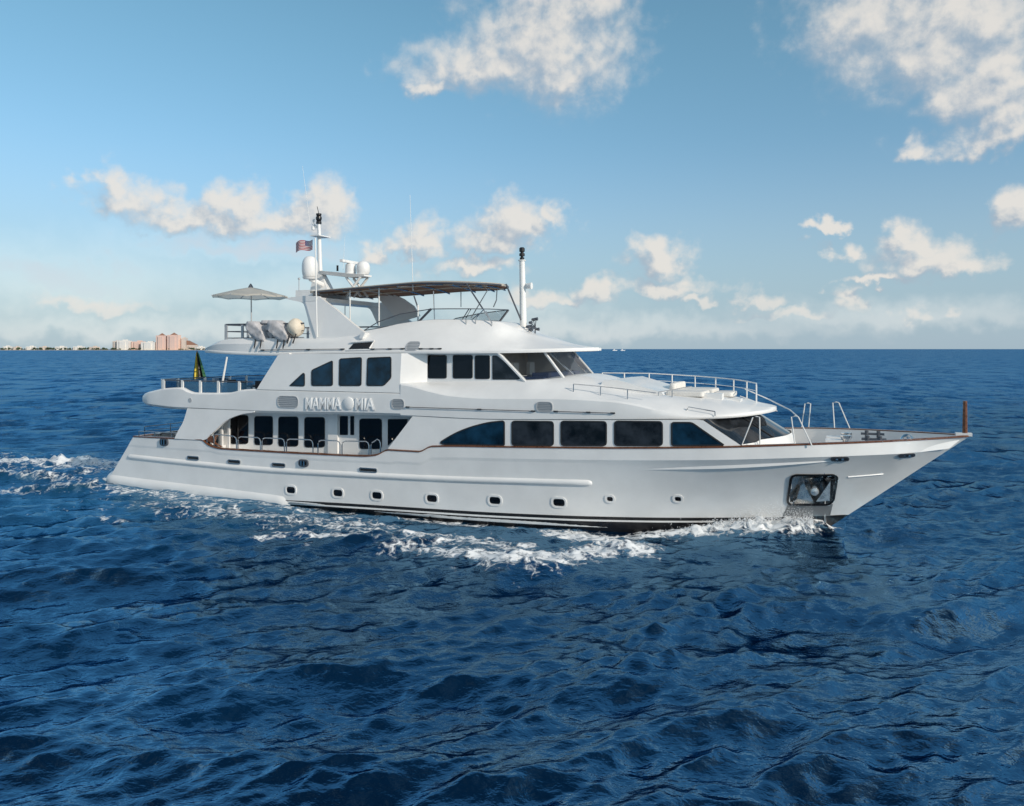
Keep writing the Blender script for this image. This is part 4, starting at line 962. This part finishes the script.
# covered bundles
def bundle(px, py, w_, h_, lean, v, mat, label, name='covered_bundle', grp=None, round_=False, seed=0):
    u0, z0 = at(px, py, v); rg = np.random.default_rng(seed)
    e = empty(name, yw(u0, v, z0 - h_ / 2 - .05), -HEAD); tag(e, label, 'covered bundle' if not round_ else 'canister', grp)
    m = MB(); rows_ = []
    for i in range(13):
        t = i / 12; zz3 = t * h_; 
        rad_ = (math.sin(math.pi * min(max(t, .02), .98)) ** (.16 if not round_ else .5))
        row = []
        for j in range(24):
            a_ = 2 * math.pi * j / 24; wr = 1 + (.05 * math.sin(5 * a_ + 9 * t + seed) + .04 * math.sin(3 * a_ - 7 * t)) * (1 if not round_ else .4)
            p_ = (.26 if not round_ else .75); cx, sx_ = math.cos(a_), math.sin(a_)
            row.append(((abs(cx) ** p_ * (1 if cx > 0 else -1)) * w_ / 2 * rad_ * wr * (.9 + (0 if round_ else .16 * math.sin(3.1 * t))) - lean * (t - .5), (abs(sx_) ** p_ * (1 if sx_ > 0 else -1)) * w_ * (.42 if not round_ else .55) * rad_ * wr, zz3 + .05))
        rows_.append(row)
    m.grid(rows_, True); m.poly(rows_[0]); m.poly(rows_[-1]); m.build('cover', mat, e, sharp=60)
    for dx in (-w_ * .22, w_ * .22):
        MB().tube([(dx + lean * .3, -w_ * .3, .15), (dx + lean * .45, -w_ * .52, -.12), (dx + lean * .5 - .05, -w_ * .55, -.26)], .032, 6).build('strap', 'rubber', e)
G_ = 'grey fabric covered bundles on the flybridge edge'
bundle(258.5, 331.5, .74, .92, .62, 3.05, 'fabric', 'grey fabric covered bundle leaning aft beside the parasol pole', grp=G_, seed=1)
bundle(271, 330, .62, .88, .5, 2.75, 'fabric', 'grey fabric covered bundle in the middle, half hidden between two others', grp=G_, seed=2)
bundle(281, 331, .80, .95, .66, 3.05, 'fabric', 'widest grey fabric covered bundle, right beside the cream round cover', grp=G_, seed=3)
bundle(296, 327.5, .72, .80, .05, 3.0, 'cream_fabric', 'round cream fabric covered canister at the end of the grey bundles', 'covered_canister', round_=True, seed=4)
# flags
def flag_us():
    a = at(312.6, 239.5, 3.05); b = at(295, 239.3, 3.05); c = at(312.5, 249.5, 3.05)
    L_, H_ = a[0] - b[0], a[1] - c[1]
    e = empty('national_flag', yw(a[0], 3.05, a[1]), -HEAD); tag(e, 'red, white and blue striped flag flying from the thin white pole beside the mast', 'flag')
    n = 26; f = lambda s_: (-s_ * L_, .10 * math.sin(s_ * 7) * s_ ** .5, -.06 * s_ - .03 * math.sin(s_ * 8))
    m = MB()
    for i in range(13):
        for j in range(n):
            mi = 2 if (i < 7 and j < n * .42) else (0 if i % 2 == 0 else 1)
            q_ = []
            for s_, t in ((j / n, i / 13), ((j + 1) / n, i / 13), ((j + 1) / n, (i + 1) / 13), (j / n, (i + 1) / 13)):
                x, y, z = f(s_); q_.append((x, y, z - t * H_))
            m.add(q_, [(0, 1, 2, 3)], mi)
    cl_ = m.build('cloth', ['red', 'flag_white', 'blue'], e)
    m = MB()
    for i in range(9):
        for j in range(6 - i % 2):
            s_ = (.035 + (j + (.5 if i % 2 else 0)) * .068); t = (i + .9) / 9.8 * 7 / 13; x, y, z = f(s_)
            for oy in (-.006, .006):
                st = [(x + (.022 if k % 2 == 0 else .009) * math.sin(k * math.pi / 5) * 1.0, y + oy, z - t * H_ + (.022 if k % 2 == 0 else .009) * math.cos(k * math.pi / 5)) for k in range(10)]
                m.poly(st)
    m.build('star', 'flag_white', cl_, merge=0, recalc=False)['kind'] = 'stuff'
flag_us()
def ensign():
    a = at(197, 352, -1.0); v0 = -1.0
    e = empty('ensign', yw(a[0], v0, a[1]), -HEAD); tag(e, 'green, yellow and black flag hanging in folds from a staff above the aft upper deck', 'flag')
    MB().tube([(0, 0, .05), (.25, 0, -1.9)], .035, 8).build('staff', 'teak', e)
    m = MB(); n = 24; rows_ = []
    for i in range(12):
        t = i / 11; row = []
        for j in range(n + 1):
            s_ = j / n; wid = .12 + .85 * t ** .9
            row.append(((s_ - .42) * wid + .1 * t, .16 * math.sin(s_ * 17) * (.3 + t), -.02 - 1.55 * t + .10 * s_ * t))
        rows_.append(row)
    vs = [q for r in rows_ for q in r]; 
    for i in range(11):
        for j in range(n):
            s_ = j / n; mi = 0 if s_ < .27 else (1 if s_ < .5 else (2 if s_ < .74 else (1 if s_ < .8 else 0)))
            k = i * (n + 1) + j; m.add([vs[k], vs[k + 1], vs[k + n + 2], vs[k + n + 1]], [(0, 1, 2, 3)], mi)
    m.build('cloth', ['flag_green', 'flag_yellow', 'rubber'], e, sharp=70)
ensign()
# dark chairs and a table on the upper aft deck
def chair(u, v, rz, label):
    e = empty('deck_chair', yw(u, v, 4.14), -HEAD + rz); tag(e, label, 'chair', 'dark chairs on the upper aft deck')
    MB().box((0, 0, .42), (.52, .52, .12)).build('seat', 'dark_cushion', e)
    MB().box((-.27, 0, .72), (.09, .52, .6)).build('backrest', 'dark_cushion', e)
    for s_ in (1, -1): MB().box((0, s_ * .29, .6), (.5, .06, .06)).box((.2, s_ * .29, .5), (.05, .05, .2)).build('armrest', 'dark_cushion', e)
    for x in (-.22, .22):
        for y in (-.22, .22): MB().tube([(x, y, 0), (x, y, .38)], .025, 6).build('leg', 'dark_steel', e)
chair(5.3, .9, 0, 'dark deck chair nearest the hanging green and yellow flag')
chair(6.3, 1.9, -1.6, 'dark deck chair beside the inclined white staff')
chair(7.4, 1.9, -1.6, 'dark deck chair behind the fourth white balustrade post')
chair(7.9, .4, 3.14, 'dark deck chair closest to the slanted end of the upper deckhouse')
t_ = empty('deck_table', yw(6.7, .7, 4.14), -HEAD); tag(t_, 'dark low table among the chairs on the upper aft deck', 'table')
MB().box((0, 0, .72), (1.6, .9, .06)).build('tabletop', 'dark_cushion', t_)
for x in (-.6, .6): MB().tube([(x, 0, 0), (x, 0, .7)], .05, 8).build('leg', 'dark_steel', t_)

# ------------------------------------------------------------------ distant shore
def bm_mat(name, wall, glass, sx, sz):
    m = bpy.data.materials.new(name); m.use_nodes = True; n = NT(m.node_tree); b = m.node_tree.nodes['Principled BSDF']
    tc = n.n('ShaderNodeTexCoord').outputs['Object']; sp_ = n.n('ShaderNodeSeparateXYZ', ins={0: tc})
    fx = n.m('FRACT', n.m('MULTIPLY', sp_.outputs[0], 1 / sx)); fz_ = n.m('FRACT', n.m('MULTIPLY', sp_.outputs[2], 1 / sz))
    k = n.m('MULTIPLY', n.m('GREATER_THAN', fx, .35), n.m('GREATER_THAN', fz_, .5))
    n.L.new(n.mix(k, (*wall, 1), (*glass, 1)), b.inputs['Base Color']); b.inputs['Roughness'].default_value = .6; return m
M['pink'] = bm_mat('pink_render', (.78, .54, .44), (.60, .46, .42), 9, 6.5); M['cream_b'] = bm_mat('cream_render', (.80, .76, .70), (.60, .60, .60), 8, 7); M['tan_b'] = bm_mat('tan_render', (.66, .56, .48), (.48, .45, .43), 8, 7)
M['roof'] = material('tile_roof', (.30, .16, .11), .8)
DY = 4200.0
def farx(px): return (px - 512) / F * DY
def farz(py): return CAM_H + (HOR - py) / F * DY
def tower(px0, px1, pyt, mat, label, kind='tower', crown=None, dy=0, grp=None, name='hotel_tower'):
    x0, x1, zt3 = farx(px0), farx(px1), farz(pyt); wd = x1 - x0
    e = empty(name, ((x0 + x1) / 2, DY + dy, 2.0)); tag(e, label, kind, grp); h_ = zt3 - 2
    m = MB(); m.box((0, 0, h_ / 2), (wd, 40, h_)).box((0, -21, h_ * .46), (wd * .5, 8, h_ * .92)); m.build('wall', mat, e)
    if crown == 'peak':
        m = MB(); m.add([(-wd * .3, -12, h_), (wd * .3, -12, h_), (wd * .3, 12, h_), (-wd * .3, 12, h_), (0, 0, h_ + 13)], [(0, 1, 4), (1, 2, 4), (2, 3, 4), (3, 0, 4)]); m.build('roof', 'roof', e, sharp=10)
    elif crown == 'slope':
        m = MB(); m.prism([(-wd / 2, -20, h_ + .2), (wd / 2, -20, h_ + .2), (-wd / 2, -20, h_ + 24)], [(-wd / 2, 20, h_ + .2), (wd / 2, 20, h_ + .2), (-wd / 2, 20, h_ + 24)]); m.build('roof', 'roof', e, sharp=10)
    else:
        MB().box((wd * .1, 0, h_ + 2.5), (wd * .35, 18, 5)).build('roof', mat, e)
tower(157.5, 167, 335.5, 'pink', 'left one of the two tall pink hotel towers on the shore', crown='peak')
tower(168.8, 179.5, 335, 'pink', 'wider right one of the two tall pink hotel towers on the shore', crown='peak')
tower(179.8, 184, 338, 'tan_b', 'narrow tan tower block against the right side of the tall pink pair', dy=30)
tower(184.3, 193, 345.0, 'tan_b', 'tan building with a sloping roof at the right end of the shore skyline', 'building', 'slope', dy=50, name='hotel_building')
tower(112.5, 118, 341.2, 'tan_b', 'small tan block at the left end of the shore skyline', 'building', dy=20, name='apartment_block')
tower(118.6, 130, 340.5, 'cream_b', 'bright white block near the left end of the shore skyline', 'building', name='apartment_block')
tower(131, 142, 341.5, 'pink', 'low pale pink block between the two white blocks on the shore', 'building', dy=25, name='apartment_block')
tower(142.6, 156.5, 342.2, 'cream_b', 'low white block just left of the pink towers', 'building', name='apartment_block')
GF = 'tiny houses along the far shore'
rg = np.random.default_rng(3)
for k, (a, b, c, mt) in enumerate(((4, 9, 346.4, 'cream_b'), (14, 18, 346.8, 'tan_b'), (27, 33, 346.6, 'cream_b'), (40, 46, 346.9, 'tan_b'), (56, 64, 346.7, 'cream_b'), (74, 82, 346.6, 'cream_b'), (90, 97, 346.8, 'tan_b'), (196, 203, 346.8, 'cream_b'))):
    tower(a, b, c, mt, 'tiny pale house low on the far shore away from the tall blocks', 'house', dy=10, grp=GF, name='shore_house')
M['sand'] = material('sand', (.48, .43, .34), .9, scale=.02); M['leaf'] = material('shore_foliage', (.035, .06, .025), .8, var=.6, scale=.05)
mb = MB(); xs_ = np.linspace(farx(-900), farx(215), 90); mb.grid([[(x, DY - 60 + (8 * math.sin(x * .01)), -.5) for x in xs_], [(x, DY - 40 + (8 * math.sin(x * .01)), 2.0) for x in xs_], [(x, DY + 30, 3 + .5 * math.sin(x * .02)) for x in xs_], [(x, DY + 900, 3) for x in xs_]])
tag(mb.build('shore_land', 'sand'), kind='structure')
mb = MB()
for x in np.arange(farx(-200), farx(205), 7.0):
    px = x / DY * F + 512
    if rg.random() < .25: continue
    h_ = rg.uniform(5, 11); wd = rg.uniform(8, 18); y0 = DY + rg.uniform(-25, 5)
    if 116 < px < 131 or 143 < px < 192: h_ *= .6
    for q in range(4):
        cx, cz2, r_ = x + rg.uniform(-wd / 2, wd / 2), 3 + h_ * rg.uniform(.35, .8), h_ * rg.uniform(.3, .5)
        mb.lathe((cx, y0 + rg.uniform(-4, 4), cz2), [(0.1, -r_), (r_ * 1.1, -r_ * .5), (r_ * 1.3, 0), (r_ * .9, r_ * .6), (.1, r_)], 7)
tag(mb.build('shore_trees', 'leaf', merge=0), 'dark green line of low trees along the far shore', 'trees', kind='stuff')
def farboat(px, label):
    e = empty('sailing_boat', ((px - 512) / F * 3000, 3000, 0)); tag(e, label, 'boat', 'boats on the horizon')
    MB().prism([(-7, -2, 0), (6, -2, 0), (9, 0, 0), (6, 2, 0), (-7, 2, 0)], [(-7, -2, 2.6), (7, -2, 2.6), (11, 0, 3), (7, 2, 2.6), (-7, 2, 2.6)]).box((-1, 0, 4), (6, 2.6, 2.6)).build('hull', 'white', e)
    MB().tube([(0, 0, 2), (0, 0, 14)], .25, 6).build('mast', 'white_rail', e)
farboat(614.5, 'tiny white boat on the horizon nearer the wheelhouse roof'); farboat(622.5, 'tiny white boat on the horizon, the one farther from the wheelhouse roof')

# ------------------------------------------------------------------ sea
def sea():
    half = R(40)
    a_in = np.linspace(-half, half, 1250)
    a_out = np.linspace(half, 2 * math.pi - half, 120)[1:]
    ang = np.concatenate([a_in, a_out])                         # closed ring, azimuth from +Y
    ys = np.concatenate([np.arange(900, 560, -1.6), np.arange(560, 420, -.8), np.arange(420, 352, -.5), np.linspace(352, 349.25, 12)])
    rad = F * CAM_H / (ys - HOR)
    rad = np.concatenate([[.5, 2, 4, 6, 8], rad[rad > 8.4], [40000.0, 55000.0]])
    A_, R_ = np.meshgrid(ang, rad); X = R_ * np.sin(A_); Yy = R_ * np.cos(A_)
    dr = np.gradient(rad)[:, None] * np.ones_like(A_)
    dx = np.maximum(R_ * (2 * half / 1250), .02); dx = np.where((A_ > half), R_ * .05, dx)
    sp_ = np.maximum(dr * .8, dx)
    Z = np.zeros_like(X); DX = np.zeros_like(X); DY_ = np.zeros_like(X)
    r = np.random.default_rng(21)
    wind = R(160)                                                # towards the camera, a little to the right
    lam = np.exp(np.linspace(np.log(.22), np.log(24), 150)) * r.uniform(.95, 1.05, 150)
    for l in lam:
        k = 2 * math.pi / l; spread = R(20 + 26 * np.exp(-l / 1.0))
        th = wind + r.normal(0, 1) * spread; kx, ky = k * math.sin(th), k * math.cos(th)
        amp = .0060 * l * np.exp(-(l / 8.0) ** 1.8) * (1 + .35 * np.exp(-(np.log(l / 2.4) / .7) ** 2) + .5 * np.exp(-(np.log(l / .75) / .5) ** 2)); ph = r.uniform(0, 2 * math.pi)
        att = np.clip((l / sp_ - 1.6) / 2.4, 0, 1)
        arg = kx * X + ky * Yy + ph; a = amp * att
        Z += a * np.cos(arg); s_ = np.sin(arg) * a * .60
        DX -= s_ * math.sin(th); DY_ -= s_ * math.cos(th)
    # in yacht coordinates
    relx, rely = X - ORI[0], Yy - ORI[1]
    U = relx * CH - rely * SH; V = -relx * SH - rely * CH
    def nz(scale, seed):                                         # cheap value noise from a few rotated waves
        q = np.random.default_rng(seed); o = np.zeros_like(X)
        for _ in range(9):
            t = q.uniform(0, 6.28); f = q.uniform(.6, 1.6) / scale; o += np.sin(f * (X * math.sin(t) + Yy * math.cos(t)) * 6.28 + q.uniform(0, 6.28))
        return o / 3.0
    n1, n2, n3 = nz(3.0, 1), nz(1.1, 2), nz(.42, 3)
    foam = np.zeros_like(X)
    def ridge(pts, wid, hgt, fo, kf=.80):
        """crest along a polyline of world points; wid, hgt, fo interpolate along it"""
        nonlocal Z, foam
        P_ = np.array(pts, float); best = np.full(X.shape, 1e9); par = np.zeros_like(X); seg = np.linalg.norm(np.diff(P_, axis=0), axis=1); cum = np.concatenate([[0], np.cumsum(seg)])
        sel = (X > P_[:, 0].min() - 8) & (X < P_[:, 0].max() + 8) & (Yy > P_[:, 1].min() - 8) & (Yy < P_[:, 1].max() + 8)
        xs, ys_ = X[sel], Yy[sel]; b = np.full(xs.shape, 1e9); t_ = np.zeros(xs.shape)
        for i in range(len(seg)):
            d = (P_[i + 1] - P_[i]) / seg[i]; rx, ry = xs - P_[i][0], ys_ - P_[i][1]; t = np.clip(rx * d[0] + ry * d[1], 0, seg[i])
            q = np.hypot(rx - t * d[0], ry - t * d[1]); m_2 = q < b; b[m_2] = q[m_2]; t_[m_2] = (cum[i] + t)[m_2] / cum[-1]
        W = np.interp(t_, np.linspace(0, 1, len(wid)), wid); H = np.interp(t_, np.linspace(0, 1, len(hgt)), hgt); Fo = np.interp(t_, np.linspace(0, 1, len(fo)), fo)
        bb = b * (1 + .22 * n1[sel] + .16 * n2[sel]); g = np.exp(-(bb / W) ** 2)
        Z[sel] += H * g * (1 + .35 * n2[sel] + .20 * n3[sel] * np.minimum(Fo, 1)); foam[sel] = np.maximum(foam[sel], np.minimum(Fo * g * kf, .95))
    def wp(px, py):
        y = F * CAM_H / (py - HOR); return ((px - 512) / F * y, y)
    yl = lambda u, v: uv2w(u, v)
    # bow wave against the hull, peeling away to a breaking crest
    hu = lambda u, o: yl(u, Bw(min(u, 32.3)) + o)
    ridge([hu(32.6, .1), hu(31.8, .25), hu(30.6, .35), hu(29.2, .4), hu(27.5, .4)], [.25, .6, .8, .75, .65], [.15, .95, 1.05, .6, .2], [1.0, 1.6, 1.6, 1.3, .8], 1.0)
    ridge([hu(32.3, .3), hu(31.3, .9), hu(30.0, 1.3)], [.4, .6, .5], [.12, .3, .1], [.8, 1.3, .7])
    ridge([hu(29, .6), hu(26, .9), hu(23.5, 1.2), wp(640, 552)], [.7, .85, .95, 1.0], [.12, .12, .15, .1], [.95, .95, 1.0, .95], 1.0)
    ridge([wp(652, 546), wp(600, 553), wp(560, 560), wp(520, 566), wp(470, 558), wp(425, 551), wp(392, 548)], [.5, .75, 1.0, 1.2, 1.0, .7, .45], [.05, .12, .20, .22, .16, .1, .05], [.85, 1.05, 1.35, 1.45, 1.3, 1.1, .8])
    ridge([wp(520, 548), wp(460, 543), wp(400, 540)], [1.0, 1.2, 1.0], [.05, .05, .05], [.74, .78, .65], .95)
    ridge([wp(405, 541), wp(350, 537), wp(300, 537), wp(255, 541)], [.65, .75, .65, .4], [.1, .18, .15, .1], [.95, 1.15, 1.1, .7])
    ridge([hu(22, .35), hu(18, .4), hu(14, .5), hu(10, .7), hu(5, .8), hu(0, 1.)], [.7, .8, .8, .8, .8, .9], [0, .02, .03, .05, .05, .05], [.74, .74, .72, .68, .7, .7], 1.0)
    ridge([wp(360, 527), wp(290, 520), wp(220, 510), wp(150, 505)], [1.5, 1.4, 1.5, 1.5], [.05] * 4, [.64, .68, .62, .56], 1.0)
    ridge([wp(128, 521), wp(100, 519), wp(80, 518)], [.35, .4, .25], [.15, .2, .1], [.7, .85, .5])
    # the shoulder wave running out from the bow
    ridge([wp(850, 560), wp(760, 600), wp(650, 640), wp(540, 700)], [1.2, 1.5, 1.7, 1.8], [.05, .18, .18, .1], [0, 0, 0, 0])
    ridge([wp(118, 467), wp(80, 465), wp(40, 465), wp(0, 466), wp(-80, 467)], [1.3, 1.7, 1.7, 1.6, 1.6], [.2, .22, .2, .18, .15], [1.2, 1.35, 1.3, 1.25, 1.2], 1.0)
    ridge([wp(112, 489), wp(60, 489), wp(0, 493), wp(-60, 496)], [.8, 1.0, 1.1, 1.2], [.1, .15, .15, .1], [.75, .8, .7, .6])
    # stern wake: churned strip behind the transom
    ridge([yl(.2, 0), yl(-6, .2), yl(-14, .6), yl(-30, 1), yl(-70, 1)], [2.3, 2.6, 2.8, 3.2, 4], [.18, .15, .1, .05, 0], [.9, .7, .6, .5, .3])
    ridge([yl(-1, 3.2), yl(-8, 4.6), yl(-16, 6.3), yl(-30, 9)], [.6, .8, 1.0, 1.2], [.25, .4, .35, .2], [.85, .95, .8, .4])
    ridge([wp(0, 520), wp(60, 512), wp(110, 497)], [.7, .7, .5], [.1, .15, .1], [.3, .42, .5])
    # small whitecaps out on the open sea
    jac = Z / .34
    cap = np.clip((jac - 1.55 - .15 * n1) * 1.1, 0, .5) * (R_ > 35)
    foam = np.maximum(foam, cap)
    # aerated water that the wake leaves: paler and greener
    aer = np.exp(-((V - 2 - np.clip(-(U - 22), 0, 60) * .24) / (2.6 + np.clip(22 - U, 0, 60) * .16)) ** 2) * np.clip((24 - U) / 12, 0, 1)
    aer = np.maximum(aer, .9 * np.exp(-(V / (4 + np.clip(-U, 0, 80) * .05)) ** 2) * np.clip((4 - U) / 5, 0, 1)); aer = np.clip(aer * (1 + .25 * n1), 0, 1)
    rough = np.clip(.08 + .08 * np.clip((np.log10(np.maximum(R_, 1)) - 1.35) / 1.0, 0, 1) ** 1.2, 0, .15)      # ripples too small for the mesh
    damp = 1 - .55 * np.exp(-np.maximum(np.abs(V) - 3.6, 0) ** 2 / 2.0) * ((U > 0) & (U < 33))
    Zf = Z * damp - .22 * np.exp(-((np.abs(V) - 3.5) / 1.1) ** 2) * np.clip((U - 9) / 3, 0, 1) * np.clip((29.5 - U) / 4, 0, 1); co = np.stack([X + DX, Yy + DY_, Zf], -1)
    nr, nc = X.shape
    idx = np.arange(nr * nc).reshape(nr, nc)
    a = idx[:-1]; b = np.roll(idx, -1, 1)[:-1]; c = np.roll(idx, -1, 1)[1:]; d = idx[1:]
    faces = np.stack([a, d, c, b], -1).reshape(-1, 4)
    me = bpy.data.meshes.new('sea'); me.vertices.add(nr * nc); me.vertices.foreach_set('co', co.reshape(-1).astype(np.float32))
    me.loops.add(faces.size); me.loops.foreach_set('vertex_index', faces.reshape(-1).astype(np.int32))
    me.polygons.add(len(faces)); me.polygons.foreach_set('loop_start', np.arange(0, faces.size, 4, dtype=np.int32))
    me.update(calc_edges=True); me.polygons.foreach_set('use_smooth', np.ones(len(faces), bool))
    for nm, arr in (('foam', foam), ('aerated', aer), ('ripple', rough)):
        at_ = me.attributes.new(nm, 'FLOAT', 'POINT'); at_.data.foreach_set('value', arr.reshape(-1).astype(np.float32))
    o = bpy.data.objects.new('sea', me); COL.objects.link(o); tag(o, kind='structure')
    m = bpy.data.materials.new('sea_water'); m.use_nodes = True; n = NT(m.node_tree); bs = m.node_tree.nodes['Principled BSDF']
    tc = n.n('ShaderNodeTexCoord').outputs['Object']
    fo = n.n('ShaderNodeAttribute', attribute_name='foam').outputs['Fac']; ae = n.n('ShaderNodeAttribute', attribute_name='aerated').outputs['Fac']
    mp = n.n('ShaderNodeMapping', ins={'Vector': tc, 'Scale': (0.6, 1.0, 1.0), 'Rotation': (0, 0, R(-20))}).outputs[0]
    big = n.n('ShaderNodeTexNoise', ins={'Vector': mp, 'Scale': .05, 'Detail': 4.0}).outputs[0]
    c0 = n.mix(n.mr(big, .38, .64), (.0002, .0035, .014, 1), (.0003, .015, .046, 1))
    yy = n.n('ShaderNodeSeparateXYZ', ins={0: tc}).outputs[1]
    c0 = n.mix(n.mr(yy, 25.0, 150.0), c0, (.0005, .052, .160, 1))      # far water's sky brightness painted into its base colour, growing with distance
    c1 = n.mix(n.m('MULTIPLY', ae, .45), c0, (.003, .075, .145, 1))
    # ripples
    w1 = n.n('ShaderNodeTexNoise', ins={'Vector': mp, 'Scale': 1.1, 'Detail': 6.0, 'Roughness': .62, 'Distortion': .5}).outputs[0]
    w2 = n.n('ShaderNodeTexNoise', ins={'Vector': mp, 'Scale': 4.5, 'Detail': 3.0, 'Roughness': .55, 'Distortion': .3}).outputs[0]
    w3 = n.n('ShaderNodeTexNoise', ins={'Vector': mp, 'Scale': .07, 'Detail': 7.0, 'Roughness': .55, 'Distortion': .3}).outputs[0]
    far = n.mr(n.vm('LENGTH', tc), 20.0, 110.0, .2, 1.0)          # mesh waves end about here, the rest is in the ripples
    hgt = n.m('ADD', n.m('ADD', n.m('MULTIPLY', n.m('MULTIPLY', w1, n.m('MULTIPLY_ADD', far, .1, .05)), 1.0), n.m('MULTIPLY', w2, .04)), n.m('MULTIPLY', n.m('MULTIPLY', w3, far), 3.0))
    bp = n.n('ShaderNodeBump', ins={'Height': hgt, 'Strength': 1.0, 'Distance': 1.0})
    # far ripples: tilt of the surface finer than the mesh, in many sizes
    rc = n.n('ShaderNodeTexNoise', ins={'Vector': n.vm('MULTIPLY', tc, (2.0, 1, 1)), 'Scale': .13, 'Detail': 6.0, 'Roughness': .62}).outputs[1]
    tilt = n.vm('MULTIPLY', n.vm('SUBTRACT', rc, (.5, .5, .5)), (2.6, 5.5, 0))
    tn = m.node_tree.nodes.new('ShaderNodeVectorMath'); tn.operation = 'SCALE'; n.L.new(tilt, tn.inputs[0]); n.L.new(far, tn.inputs['Scale'])
    nrm = n.vm('NORMALIZE', n.vm('ADD', bp.outputs[0], tn.outputs[0]))
    # lacy foam
    fn = n.n('ShaderNodeTexNoise', ins={'Vector': tc, 'Scale': 2.4, 'Detail': 7.0, 'Roughness': .63, 'Distortion': 1.0}).outputs[0]
    vo = n.n('ShaderNodeTexVoronoi', feature='DISTANCE_TO_EDGE', ins={'Vector': n.vm('ADD', tc, n.vm('SCALE', n.n('ShaderNodeTexNoise', ins={'Vector': tc, 'Scale': 1.6, 'Detail': 3.0}).outputs[1])), 'Scale': 1.7}).outputs[0]
    m.node_tree.nodes
    lace = n.mr(vo, .0, .16, .16, -.10)
    fm = n.mr(n.m('ADD', n.m('ADD', fo, lace), n.m('MULTIPLY', n.m('SUBTRACT', fn, .5), 2.1)), .48, .98)
    fm = n.m('MULTIPLY', fm, n.mr(fo, .05, .3))
    rp = n.n('ShaderNodeAttribute', attribute_name='ripple').outputs['Fac']
    bp2 = n.n('ShaderNodeBump', ins={'Height': n.m('MULTIPLY', fm, .08), 'Strength': .8, 'Distance': 1.0, 'Normal': bp.outputs[0]})
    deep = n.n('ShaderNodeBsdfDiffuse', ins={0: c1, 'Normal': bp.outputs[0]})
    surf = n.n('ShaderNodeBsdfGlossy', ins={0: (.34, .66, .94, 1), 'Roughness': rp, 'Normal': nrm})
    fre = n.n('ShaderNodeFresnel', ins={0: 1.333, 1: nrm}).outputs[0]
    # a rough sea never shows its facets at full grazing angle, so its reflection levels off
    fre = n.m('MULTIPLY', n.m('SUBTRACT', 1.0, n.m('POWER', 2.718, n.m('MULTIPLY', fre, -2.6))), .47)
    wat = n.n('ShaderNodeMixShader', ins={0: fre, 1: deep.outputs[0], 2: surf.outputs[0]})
    n.L.new(n.n('ShaderNodeRGB').outputs[0], bs.inputs['Base Color']); m.node_tree.nodes['RGB'].outputs[0].default_value = (.80, .83, .85, 1)
    bs.inputs['Roughness'].default_value = .7; n.L.new(bp2.outputs[0], bs.inputs['Normal'])
    fin = n.n('ShaderNodeMixShader', ins={0: fm, 1: wat.outputs[0], 2: bs.outputs[0]})
    n.L.new(fin.outputs[0], m.node_tree.nodes['Material Output'].inputs[0])
    me.materials.append(m)
sea()

# ------------------------------------------------------------------ spray thrown up by the bow
mb = MB(); r = np.random.default_rng(9)
for _ in range(4200):
    u = 31.9 - abs(r.normal(0, 1.5)); k = math.exp(-((u - 30.6) / 1.6) ** 2)
    v = Bw(u) + .25 + abs(r.normal(0, .45)); z = .15 + abs(r.normal(0, .30)) * (.35 + k) + .35 * k; q = r.uniform(.004, .014) * (1.5 if z < .6 else .9)
    x, y = uv2w(u, v); mb.add([(x + q, y, z), (x - q, y, z), (x, y + q, z), (x, y - q, z), (x, y, z + q * 1.3), (x, y, z - q * 1.3)], [(0, 2, 4), (2, 1, 4), (1, 3, 4), (3, 0, 4), (2, 0, 5), (1, 2, 5), (3, 1, 5), (0, 3, 5)])
M['spray'] = material('white_spray', (.82, .84, .86), .6)
tag(mb.build('bow_spray', 'spray', merge=0, recalc=False), 'white spray droplets thrown up where the bow cuts the sea', 'spray', kind='stuff')
